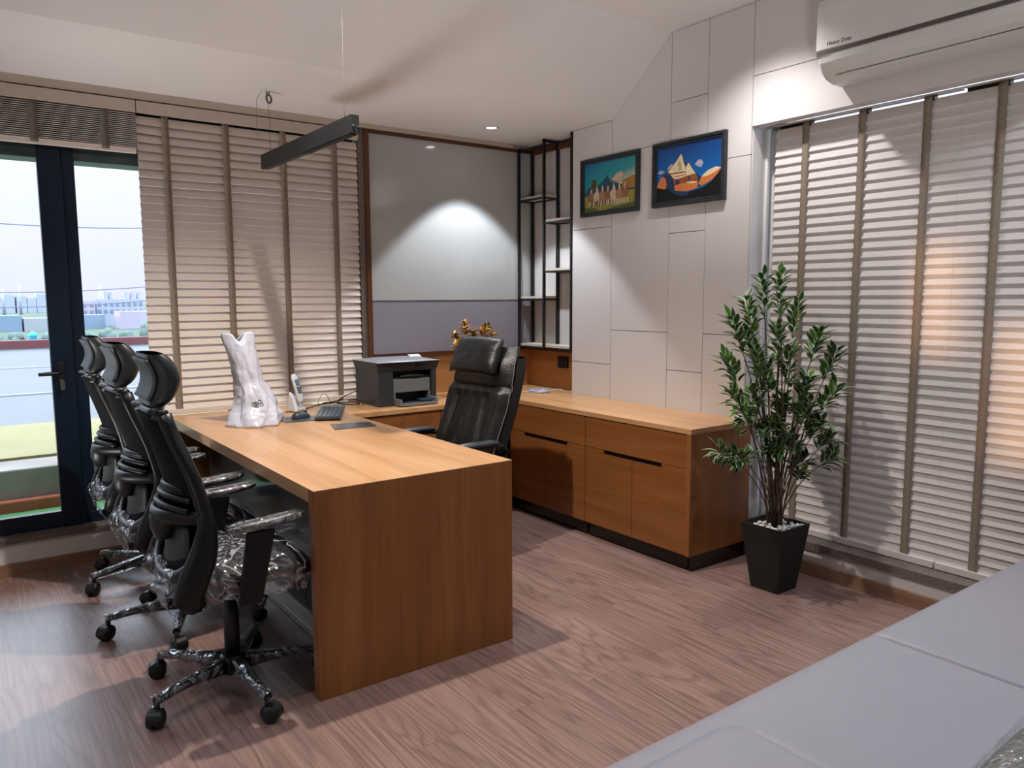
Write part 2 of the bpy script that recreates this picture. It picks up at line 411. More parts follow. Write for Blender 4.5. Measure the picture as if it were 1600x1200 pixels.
def fill_lamp(x, y, aim, energy, size, label):  # unseen lamp, added only to brighten the ceiling
    t = thing('added_fill_lamp', label, 'added fill lamp', (x, y, 0))
    a = (Vector(aim)-Vector((x, y, 0.22))).normalized()
    MB().tube([Vector((x, y, 0.22))-a*0.10, Vector((x, y, 0.22))+a*0.06], 0.055, 20).build('fill_can', M_black, t)
    MB().lathe([(0.09, 0), (0.09, 0.012), (0.012, 0.02), (0.012, 0.15)], (x, y, 0), 20).build('fill_stand', M_black, t)
    c = Vector((x, y, 0.22))+a*0.062
    MB().tube([c, c+a*0.002], 0.045, 20).build('diffuser', M_led, t)
    spot('fill_beam', c+a*0.01, energy, size, 1.0, (1.0, 0.98, 0.95), aim, 0.30)
fill_lamp(-0.80, 1.20, (0.9, 2.6, 3.1), 30, 90, 'unseen black can lamp by the left wall, added to brighten the ceiling')
fill_lamp(-0.95, 3.95, (2.0, 4.0, 2.60), 115, 75, 'unseen black can lamp near the balcony door, added to brighten the ceiling')
fill_lamp(0.25, -0.7, (3.0, 1.5, 2.9), 130, 80, 'unseen black can lamp behind the sofa, added to brighten the ceiling')

# ------------------------------------------------------------------ room shell
XL, YR = -1.7, -1.6
struct(MB().box(XL-0.1, 3.85, YR-0.1, 4.70, -0.10, 0.0).build('floor', M_floor))
b = MB()
b.prism([(XL-0.1, 4.9, 2.49), (XL-0.1, 3.59, 2.49), (XL-0.1, 3.106, ZC), (XL-0.1, YR-0.1, ZC), (XL-0.1, YR-0.1, ZC+0.3), (XL-0.1, 4.9, ZC+0.3)], (3.85-XL+0.1, 0, 0))
struct(b.build('ceiling', M_ceil))
# back wall: low wall under the glazing, solid wall behind the board
b = MB()
b.box(XL-0.1, 2.165, 4.56, 4.70, 0, 0.165)
b.box(2.165, 3.85, 4.60, 4.74, 0, 2.49)
b.box(XL-0.1, 2.165, 4.60, 4.74, 2.44, 2.50)
struct(b.build('wall_back', M_wall))
struct(MB().box(XL-0.1, 2.165, 4.545, 4.70, 0.165, 0.190).build('trim_1', M_granite)).__setitem__('label', 'speckled granite sill under the balcony door')
b = MB(); b.box(XL, 0.955, 4.535, 4.56, 0, 0.062)
struct(b.build('baseboard_back', M_skirt))
# fascia band over the blinds and the board
b = MB()
b.box(XL-0.1, 2.17, 4.550, 4.60, 2.4475, 2.4895)
b.box(2.17, 3.375, 4.550, 4.60, 2.462, 2.4895)
struct(b.build('trim_2', M_val))
struct(MB().box(2.165, 2.203, 4.565, 4.60, 0.75, 2.4605).build('trim_3', M_granite))
b = MB()
b.box(2.203, 2.238, 4.555, 4.60, 0.75, 2.4605)
struct(b.build('trim_4', M_dwood, bevel=0.003))
b = MB(); b.box(2.238, 3.57, 4.562, 4.60, 2.441, 2.4605); b.box(3.545, 3.568, 3.966, 4.562, 2.43, 2.470)
struct(b.build('trim_5', M_dwood_x))
b = MB(); b.box(2.238, 3.57, 4.565, 4.60, 1.012, 1.030); b.box(3.53, 3.568, 3.966, 4.565, 1.008, 1.024)
struct(b.build('trim_6', M_dwood_x))
struct(MB().box(2.238, 3.57, 4.585, 4.60, 0.742, 1.012).build('trim_7', M_oak_bx))
struct(MB().box(3.545, 3.568, 3.966, 4.585, 0.742, 1.008).build('trim_8', M_oak_bs))
# glass writing board and pinboard strip on the back wall
o = MB().box(2.239, 3.548, 4.578, 4.599, 1.381, 2.441).build('glass_writing_board', M_board, bevel=0.001)
tag(o, 'large pale grey glass writing board on the back wall in a dark wood surround', 'writing board')
o = MB().box(2.239, 3.548, 4.583, 4.599, 1.030, 1.380).build('pinboard', M_fabric)
tag(o, 'grey fabric pinboard strip below the glass writing board', 'pinboard')

# right wall: backing plus laminate panels with 3 mm joints, and the window opening
XP = 3.43
def ceil_z(y):
    if y >= 3.59: return 2.49
    if y <= 3.106: return ZC
    return lerp(2.49, ZC, (3.59-y)/(3.59-3.106))
b = MB()
b.prism([(3.442, 3.963, 0), (3.442, 2.56, 0), (3.442, 2.56, ZC), (3.442, 3.106, ZC), (3.442, 3.59, 2.49), (3.442, 3.963, 2.49)], (0.127, 0, 0))
b.box(3.569, 3.85, 2.56, 4.60, 0, 2.49)
b.box(3.442, 3.500, YR, 2.56, 2.275, ZC); b.box(3.500, 3.85, YR, 2.56, 2.46, ZC)
b.box(3.442, 3.85, YR, 2.56, 0, 0.132)
b.box(3.569, 3.85, 2.56, 3.6, 2.49, ZC)
struct(b.build('wall_right', M_gap))
def pan(b, y0, y1, z0, z1, x=XP):
    g = 0.0018; y0 += g; y1 -= g; z0 += g; z1 -= g
    pts = [(y0, z0), (y1, z0)]
    zt0, zt1 = min(z1, ceil_z(y0)-g*2), min(z1, ceil_z(y1)-g*2)
    pts.append((y1, zt1))
    for yk in (3.59, 3.106):
        if y0 < yk < y1 and z1 >= ceil_z(yk): pts.append((yk, ceil_z(yk)-g*2))
    pts.append((y0, zt0))
    b.prism([(x, p[0], p[1]) for p in pts], (0.0125, 0, 0))
b = MB()
for (y0, y1, zs) in ((3.59, 3.9655, (0, 0.965, 1.841, 3)), (3.110, 3.59, (0, 1.188, 2.281, 3)), (2.845, 3.110, (0, 0.968, 1.764, 2.497, 3)), (2.555, 2.845, (0, 1.190, 2.131, 3))):
    for i in range(len(zs)-1): pan(b, y0, y1, zs[i], zs[i+1])
pan(b, 0.6, 2.555, 2.270, 2.521); pan(b, 0.6, 2.555, 2.521, 3); pan(b, YR, 0.6, 2.27, 2.521); pan(b, YR, 0.6, 2.521, 3)
b.box(3.4305, 3.445, YR, 2.56, 0.0, 0.132)
b.box(3.445, 3.567, 3.963, 3.9655, 0, 2.488)
# jambs and head of the opening
b.box(3.443, 3.85, 2.553, 2.5585, 0.17, 2.46)
b.box(3.443, 3.501, YR, 2.553, 2.2715, 2.2745)
b.box(3.5685, 3.5695, 3.9655, 4.60, 1.02, 2.44)
struct(b.build('wall_right_panels', M_panel)).name = 'wall_right_front'
struct(MB().box(3.415, 3.72, YR, 2.552, 0.1325, 0.171).build('trim_9', M_granite))
struct(MB().box(3.416, 3.4303, YR, 2.49, 0, 0.068).build('baseboard_right', M_skirt_y))
# left and rear walls (behind the camera); the left one has added unseen openings that shape the sun patches
b = MB()
for y0, y1 in ((YR-0.1, 1.78), (2.22, 2.33), (2.57, 4.70)): b.box(XL-0.12, XL, y0, y1, 0, ZC+0.05)
b.box(XL-0.12, XL, 1.78, 2.22, 0, 0.84); b.box(XL-0.12, XL, 1.78, 2.22, 1.46, ZC+0.05)
b.box(XL-0.12, XL, 2.33, 2.57, 0, 1.28); b.box(XL-0.12, XL, 2.33, 2.57, 1.80, ZC+0.05)
struct(b.build('wall_left', M_wall))
for nm_, (y0, y1, z0, z1) in (('window_added_5', (1.78, 2.22, 0.84, 1.46)), ('window_added_6', (2.33, 2.57, 1.28, 1.80))):
    wn = thing(nm_, 'small dark framed window added unseen in the left wall to shape a warm sun patch', 'window', (XL-0.06, (y0+y1)/2, z0), kind='structure')
    b = MB()
    for p0, p1, q0, q1 in ((y0, y1, z0, z0+0.02), (y0, y1, z1-0.02, z1), (y0, y0+0.02, z0+0.02, z1-0.02), (y1-0.02, y1, z0+0.02, z1-0.02)): b.box(XL-0.09, XL-0.05, p0, p1, q0, q1)
    b.build('window_frame', M_frame, wn)
    MB().box(XL-0.072, XL-0.068, y0+0.02, y1-0.02, z0+0.02, z1-0.02).build('glass_pane', M_glass, wn)
struct(MB().box(XL-0.1, 3.85, YR-0.12, YR, 0, ZC+0.05).build('wall_rear', M_wall))

# ------------------------------------------------------------------ glazing of the back wall (balcony door)
def bar_frame(b, x0, x1, z0, z1, w, y0, y1):
    b.box(x0, x1, y0, y1, z0, z0+w); b.box(x0, x1, y0, y1, z1-w, z1); b.box(x0, x0+w, y0, y1, z0+w, z1-w); b.box(x1-w, x1, y0, y1, z0+w, z1-w)
dr = thing('door_1', 'dark framed glazed balcony door behind the rolled-up blind', 'door', (0.5, 4.65, 0.19), kind='structure')
b = MB(); bar_frame(b, -0.75, 0.535, 0.192, 2.44, 0.085, 4.635, 4.675); b.box(0.43, 0.535, 4.63, 4.675, 0.192, 2.44)
b.build('door_frame', M_frame, dr, bevel=0.003)
MB().box(-0.665, 0.43, 4.652, 4.658, 0.277, 2.355).build('glass_pane', M_glass, dr)
b = MB()
b.box(0.395, 0.46, 4.615, 4.633, 1.008, 1.024)
b.tube([(0.468, 4.618, 1.016), (0.455, 4.585, 1.016), (0.43, 4.578, 1.016), (0.365, 4.578, 1.016)], 0.010, 8)
b.box(0.460, 0.485, 4.622, 4.632, 0.955, 1.07)
b.build('door_handle', M_black, dr, bevel=0.002)
b = MB(); b.lathe([(0.008, 0), (0.008, -0.012)], (0.472, 4.622, 0.975), 12, 'Y'); b.box(0.462, 0.482, 4.595, 4.598, 0.93, 0.975); b.box(0.470, 0.474, 4.596, 4.612, 0.97, 0.98)
b.build('door_key', M_steel, dr)
wn = thing('window_1', 'dark framed fixed glazing beside the balcony door', 'window', (1.3, 4.67, 0.19), kind='structure')
b = MB(); bar_frame(b, 0.537, 2.165, 0.192, 2.44, 0.06, 4.640, 4.69); b.box(1.33, 1.39, 4.64, 4.69, 0.25, 2.38)
b.build('window_frame', M_frame, wn, bevel=0.003)
MB().box(0.597, 2.105, 4.668, 4.674, 0.252, 2.38).build('glass_pane', M_glass, wn)
wn = thing('window_3', 'dark framed fixed glazing at the far left of the balcony door', 'window', (-1.3, 4.67, 0.19), kind='structure')
b = MB(); bar_frame(b, XL, -0.752, 0.192, 2.44, 0.06, 4.640, 4.69); b.build('window_frame', M_frame, wn)
MB().box(XL+0.06, -0.812, 4.668, 4.674, 0.252, 2.38).build('glass_pane', M_glass, wn)
# window in the right wall
wn = thing('window_2', 'white framed window in the right wall behind the blinds', 'window', (3.66, 0.5, 0.17), kind='structure')
b = MB(); 
for y0, y1 in ((YR, -0.1), (-0.1, 1.25), (1.25, 2.552)):
    b.box(3.64, 3.68, y0, y1, 0.172, 0.222); b.box(3.64, 3.68, y0, y1, 2.42, 2.458); b.box(3.64, 3.68, y0, y0+0.05, 0.222, 2.42); b.box(3.64, 3.68, y1-0.05, y1, 0.222, 2.42)
b.box(3.545, 3.565, 2.535, 2.5525, 0.172, 2.271); b.box(3.60, 3.64, 2.530, 2.5525, 0.172, 2.271)
b.build('window_frame', M_white, wn, bevel=0.002)
MB().box(3.657, 3.662, YR, 2.55, 0.19, 2.44).build('glass_pane', M_glass, wn)

# ------------------------------------------------------------------ blinds
def blind(label, axis, pos, a0, a1, ztop, zbot, tapes, pitch, tilt, mslat, val=(0.06), depth=0.05, chain=None, sgn=1, group='wooden slat blinds', gapz=0.012, tape_m=None):
    """axis 'X': hangs in plane y=pos facing -Y; axis 'Y': plane x=pos facing -X. tilt = slat angle from horizontal, positive: room edge down"""
    P = (lambda a, d, z: (a, pos-d, z)) if axis == 'X' else (lambda a, d, z: (pos-d, a, z))
    mid = P((a0+a1)/2, 0, ztop)
    t = thing('window_blind', label, 'blind', mid, group)
    def bx(b, p0, p1, d0, d1, z0, z1):
        q0, q1 = P(p0, d0, z0), P(p1, d1, z1)
        b.box(min(q0[0], q1[0]), max(q0[0], q1[0]), min(q0[1], q1[1]), max(q0[1], q1[1]), z0, z1)
    b = MB(); bx(b, a0, a1, 0.000, 0.030, ztop-val, ztop)
    b.build('valance', M_val, t, bevel=0.002)
    b = MB(); n = int((ztop-val-gapz-zbot-0.02)/pitch)
    ct, st = math.cos(R(tilt)), math.sin(R(tilt)); hw = depth/2; th = 0.0014
    rnd = random.Random(int(a0*100)+7)
    for i in range(n+1):
        z = ztop-val-gapz-0.5*pitch-i*pitch
        if z < zbot+0.02: break
        zl = z
        j = rnd.uniform(-1.2, 1.2); c2, s2 = math.cos(R(tilt+j)), math.sin(R(tilt+j))
        # room edge at d=+hw*ct, z-hw*st
        e = [(hw*c2+th*s2, -hw*s2+th*c2), (-hw*c2+th*s2, hw*s2+th*c2), (-hw*c2-th*s2, hw*s2-th*c2), (hw*c2-th*s2, -hw*s2-th*c2)]
        p = [P(a0+0.0002, d, z+q) for d, q in e] + [P(a1-0.0002, d, z+q) for d, q in e]
        v = [b.v(q) for q in p]
        for q in ((3, 2, 1, 0), (4, 5, 6, 7), (0, 1, 5, 4), (1, 2, 6, 5), (2, 3, 7, 6), (3, 0, 4, 7)): b.f([v[k] for k in q])
    b.build('slats', mslat, t)
    for a in tapes:
        b = MB(); N = int((ztop-zbot)/0.0225)
        ds = hw*abs(ct)+0.004
        def tp(u, v):
            z = lerp(ztop-val-0.002, zbot+0.008, v); return P(a+(u-0.5)*0.036, ds+0.0022*math.sin(z/pitch*2*PI), z)
        b.grid(tp, 1, max(8, N), True)
        b.build('ladder_tape', tape_m or M_tape, t, solid=0.001)
    b = MB(); bx(b, a0+0.004, a1-0.004, -0.016, 0.020, zbot, max(zbot+0.017, zl-hw*st+0.006))
    b.build('bottom_rail', mslat, t, bevel=0.002)
    b = MB()
    if val > 0.01: bx(b, a0+0.01, a1-0.01, -0.045, -0.015, ztop-0.05, ztop-0.006)
    else:
        bx(b, a0+0.01, a1-0.01, -0.030, 0.0, ztop-0.003, ztop+0.002)
        for a in tapes: bx(b, a-0.02, a+0.02, -0.03, 0.004, ztop-0.026, ztop-0.003)
        bx(b, a1-0.16, a1-0.01, -0.030, -0.012, ztop-0.020, ztop-0.003)
    b.build('head_rail', M_white if val > 0.01 else M_plast, t)
    return t

T1 = [1.033, 1.352, 1.684, 2.005]
blind('long lowered wooden slat blind behind the desk, beside the glass board', 'X', 4.575, 0.892, 2.160, 2.4405, 0.7515, T1, 0.0455, 68, M_slat)
blind('raised wooden slat blind bunched up over the balcony door', 'X', 4.575, -0.28, 0.888, 2.4405, 2.170, [-0.10, 0.42, 0.735], 0.0098, 8, M_slat, val=0.062, gapz=0.002, tape_m=M_tape_d)
blind('raised wooden slat blind at the far left edge of the glazing', 'X', 4.575, -1.65, -0.285, 2.4405, 2.170, [-1.4, -0.9, -0.45], 0.0098, 8, M_slat, val=0.062, gapz=0.002, tape_m=M_tape_d)
blind('pale slat blind on the right wall beside the panelled wall, behind the plant', 'Y', 3.53, 1.569, 2.475, 2.268, 0.174, [2.30, 2.005, 1.707], 0.0445, 73, M_slat_r, val=0.004, gapz=0.016)
blind('pale slat blind on the right wall under the air conditioner, nearest the sofa', 'Y', 3.530, 0.50, 1.5685, 2.268, 0.174, [1.410, 1.11, 0.8], 0.0445, 73, M_slat_r, val=0.004, gapz=0.016)
blind('pale slat blind at the rear end of the right wall', 'Y', 3.53, YR+0.02, 0.495, 2.268, 0.174, [0.3, -0.2, -0.8, -1.3], 0.0445, 73, M_slat_r, val=0.004, gapz=0.016)

# ------------------------------------------------------------------ desk
DX0, DX1, DY0, DY1, DZ = 0.962, 1.795, 2.440, 4.545, 0.75
dk = thing('executive_desk', 'long oak veneer desk with solid end panel in the middle of the room', 'desk', (1.38, 3.4, 0))
MB().box(DX0, DX1, DY0+0.0505, DY1, DZ-0.048, DZ).box(DX0, DX1, DY0, DY0+0.0505, DZ-0.002, DZ).build('desk_top', M_oak_y, dk)
M_endm = M_oak_shaded_z
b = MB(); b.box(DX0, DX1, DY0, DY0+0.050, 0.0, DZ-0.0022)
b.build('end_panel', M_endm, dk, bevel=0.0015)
MB().box(1.155, 1.175, DY0+0.051, 4.50, 0.33, DZ-0.048).build('modesty_panel', mat('grey_green_gloss_panel', '#7d8685', 0.12, var=0.1, scale=3, coat=0.4), dk)
b = MB(); b.box(1.16, 1.175, DY0+0.051, 4.50, 0.085, 0.328); b.build('patterned_panel', mat('ribbed_dark_panel', '#15191b', 0.5), dk)
b = MB()
rg = random.Random(3)
for k in range(70):        # raised diagonal ribs in a chevron layout
    y = DY0+0.07+k*0.029
    sg = 1 if (k//6) % 2 == 0 else -1
    zc = 0.205
    h = 0.075
    if y > 4.45: break
    b.obox((1.158, y, zc+0.01), (1, 0, 0), (0, 0.6*sg, 1), (0, 1, -0.6*sg), 0.0018, 0.105, 0.0035)
b.build('chevron_rib', mat('chevron_rib_grey', '#4a5554', 0.4), dk, smooth=False)
b = MB(); b.box(1.135, 1.195, DY0+0.051, 4.50, 0.0, 0.03); b.box(1.145, 1.185, DY0+0.051, 4.50, 0.03, 0.085)
b.build('base_rail', M_alu, dk, bevel=0.003)
MB().box(DX0+0.03, DX1-0.03, 4.465, 4.51, 0.0, DZ-0.049).build('far_end_panel', M_oak_shaded_z, dk)
def flap(pts, nm):
    b = MB(); b.prism([(p[0], p[1], DZ+0.0006) for p in pts], (0, 0, 0.0035)); return b.build(nm, M_flap, dk, bevel=0.001)
M_flap = mat('grey_metal_flap', '#5d656d', 0.28, 0.5)
flap([(1.515, 3.538), (1.730, 3.514), (1.755, 3.647), (1.562, 3.70)], 'cable_flap')
flap([(1.395, 3.895), (1.610, 3.87), (1.640, 4.02), (1.432, 4.085)], 'cable_flap')

# back counter (under the writing board) and right credenza
def groove_cab(label, ax, a0, a1, front, back, zb, zt, mm, nm='cabinet', ndoor=2, drawer=True, cat='cabinet'):
    """ax 'Y': doors face -X, unit spans y a0..a1 ; ax 'X': doors face -Y, unit spans x a0..a1"""
    def bx(b, p0, p1, d0, d1, z0, z1):
        if ax == 'Y': b.box(d0, d1, p0, p1, z0, z1)
        else: b.box(p0, p1, d0, d1, z0, z1)
    mid = (0.5*(front+back), 0.5*(a0+a1), 0) if ax == 'Y' else (0.5*(a0+a1), 0.5*(front+back), 0)
    t = thing(nm, label, cat, mid)
    b = MB(); bx(b, a0+0.001, a1-0.001, front+0.0205, back, zb, zt); b.build('cabinet_body', M_dark, t)
    b = MB(); bx(b, a0+0.006, a1-0.006, front+0.030, back-0.01, 0, zb); b.build('plinth', M_plinth, t)
    zd = zt-0.175; g = 0.0016
    am = (a0+a1)/2; w = (a1-a0); s0, s1 = am-w*0.28, am+w*0.30
    if drawer:
        b = MB(); bx(b, a0+g, a1-g, front, front+0.019, zd+g, zt-g); b.build('drawer', mm, t)
    else: zd = zt
    for k in range(ndoor):
        p0, p1 = a0+w*k/ndoor, a0+w*(k+1)/ndoor
        b = MB(); gd = 0.026
        if drawer:
            q0, q1 = max(p0, s0), min(p1, s1)
            bx(b, p0+g, p1-g, front, front+0.019, zb+g, zd-gd)
            if q0 > p0+0.01: bx(b, p0+g, q0, front, front+0.019, zd-gd, zd-g)
            if q1 < p1-0.01: bx(b, q1, p1-g, front, front+0.019, zd-gd, zd-g)
        else: bx(b, p0+g, p1-g, front, front+0.019, zb+g, zd-g)
        dd = b.build('cabinet_door', mm, t)
        if drawer:
            b = MB(); bx(b, q0, q1, front+0.017, front+0.0195, zd-gd+0.0005, zd-g-0.0005); b.build('finger_groove', M_dark, dd)
    return t
CX = 2.952
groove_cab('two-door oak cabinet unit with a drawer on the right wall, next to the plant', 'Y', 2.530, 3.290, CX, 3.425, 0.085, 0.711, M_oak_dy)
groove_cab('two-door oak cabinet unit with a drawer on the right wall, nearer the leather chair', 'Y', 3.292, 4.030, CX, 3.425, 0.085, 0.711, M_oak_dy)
b = MB()
b.prism([(CX-0.006, 2.500, 0.714), (CX-0.006, 4.022, 0.714), (1.798, 4.022, 0.714), (1.798, 4.582, 0.714), (3.543, 4.582, 0.714), (3.543, 3.967, 0.714), (3.428, 3.967, 0.714), (3.428, 2.500, 0.714)], (0, 0, 0.027))
o = b.build('worktop', M_oak_y, bevel=0.001)
tag(o, 'continuous oak worktop running under the writing board and along the right wall', 'worktop')
b = MB(); b.box(CX-0.004, 3.426, 2.501, 2.528, 0.085, 0.7135); b.box(CX+0.03, 3.42, 2.512, 2.528, 0, 0.085)
o = b.build('cabinet_side_panel', [M_oak_shaded_z, M_plinth])
for p in o.data.polygons:
    if p.center.z < 0.09 and max(o.data.vertices[i].co.z for i in p.vertices) < 0.09 : p.material_index = 1
tag(o, 'oak side panel closing the cabinets beside the black planter', 'side panel')
groove_cab('oak cabinet unit beside the desk, below the printer', 'X', 1.80, 2.42, 4.032, 4.58, 0.085, 0.712, M_oak_dx, ndoor=1, drawer=False)
groove_cab('oak cabinet unit behind the black leather chair', 'X', 2.422, 2.925, 4.032, 4.58, 0.085, 0.712, M_oak_dx, ndoor=1, drawer=False)

# ------------------------------------------------------------------ metal corner shelf
sh = thing('corner_shelf', 'black metal corner shelf with pale boards between the writing board and the panelled wall', 'shelf', (3.49, 4.28, 1.03))
YS = (4.572, 4.270, 3.975); r = 0.0085
XF, XB = 3.430, 3.556
b = MB()
def sq(b, p, q, r=r):
    b.box(min(p[0], q[0])-r, max(p[0], q[0])+r, min(p[1], q[1])-r, max(p[1], q[1])+r, min(p[2], q[2])-r, max(p[2], q[2])+r)
YS = (4.560, 4.270, 3.976)
sq(b, (XF, YS[0], 1.035), (XF, YS[0], 2.452)); sq(b, (XF, YS[1], 1.035), (XF, YS[1], 2.478)); sq(b, (XF-0.001, YS[2], 1.035), (XF-0.001, YS[2], 2.478), 0.007)
b.build('front_posts', M_black, sh)
b = MB(); sq(b, (XB, YS[0], 1.04), (XB, YS[0], 2.452)); sq(b, (XB-0.002, YS[1], 1.04), (XB-0.002, YS[1], 2.476), 0.009)
b.build('back_posts', M_black, sh)
b = MB(); sq(b, (XF, YS[0], 2.452), (XB, YS[0], 2.452)); sq(b, (XF, YS[1], 2.476), (XB, YS[1], 2.476)); sq(b, (XF, YS[1], 2.450), (XF, YS[0], 2.450), 0.005)
b.build('top_rail', M_black, sh)
def shelf_board(y0, y1, z):
    MB().box(XF+0.006, 3.562, y0+0.004, y1-0.004, z, z+0.016).build('shelf_board', M_shelfw, sh)
    b = MB(); sq(b, (XF, y0, z-0.008), (XF, y1, z-0.008), 0.006); sq(b, (XB, y0, z-0.008), (XB, y1, z-0.008), 0.005)
    for y in (y0, y1): sq(b, (XF, y, z-0.008), (XB, y, z-0.008), 0.005)
    b.build('shelf_bearer', M_black, sh)
shelf_board(YS[1]-0.0, YS[0], 2.098); shelf_board(YS[1], YS[0], 1.390)
shelf_board(YS[2], YS[1], 1.922); shelf_board(YS[2], YS[1], 1.583); shelf_board(YS[2], YS[0], 1.044)

# ------------------------------------------------------------------ pendant light
PX = 1.40
pl = thing('linear_pendant_light', 'black linear pendant light hanging over the desk', 'pendant light', (PX+0.02, 3.57, 2.07))
MB().box(PX, PX+0.038, 3.010, 4.125, 2.076, 2.150).build('housing', mat('pendant_black', '#14181b', 0.45), pl, bevel=0.0015)
b = MB()
for i in range(22):
    y = 3.03+i*0.0235; b.box(PX+0.005, PX+0.033, y, y+0.017, 2.071, 2.0765)
b.build('louvre_baffle', M_black, pl)
MB().box(PX+0.005, PX+0.033, 3.56, 4.10, 2.0735, 2.0765).build('blank_cover', M_plast_g, pl)
b = MB(); b.lathe([(0.004, 0), (0.004, -0.006)], (PX+0.010, 3.010, 2.105), 10, 'Y'); b.lathe([(0.004, 0), (0.004, -0.006)], (PX+0.032, 3.010, 2.103), 10, 'Y')
b.build('end_screw', M_steel, pl)
M_wire = mat('wire_dark_steel', '#2a2827', 0.7)
b = MB(); b.tube([(PX+0.019, 3.11, 2.150), (PX+0.019, 3.11, 2.17), (PX+0.019, 3.108, ceil_z(3.11)-0.001)], 0.0012, 5); b.build('suspension_wire', M_wire, pl); b = MB()
b.tube([(PX+0.019, 4.03, 2.150), (PX+0.030, 4.05, 2.30), (PX+0.045, 4.12, 2.489)], 0.0010, 5)
b.build('suspension_wire', M_wire, pl)
b = MB(); cc = Vector((1.468, 4.16, 2.452))
b.tube([cc+Vector((0.020*math.cos(a*PI/8)*0.8, 0.014*math.cos(a*PI/8)*0.6, 0.021*math.sin(a*PI/8))) for a in range(16)], 0.0058, 8, closed=True)
b.tube([cc+Vector((-0.012, 0, 0.018)), cc+Vector((-0.012, 0, 0.037))], 0.003, 6)
b.tube([cc+Vector((0, 0, 0.018)), cc+Vector((0.004, 0, 0.037))], 0.003, 6)
b.build('coiled_wire', mat('coiled_wire_grey', '#6e675f', 0.5), pl)
b = MB(); b.tube([(1.43, 4.16, 2.489), (1.425, 4.16, 2.475), (1.405, 4.17, 2.445), (1.400, 4.17, 2.36), (1.403, 4.17, 2.25)], 0.0012, 5)
b.build('loose_wire', mat('loose_wire_grey', '#7a736b', 0.5), pl)

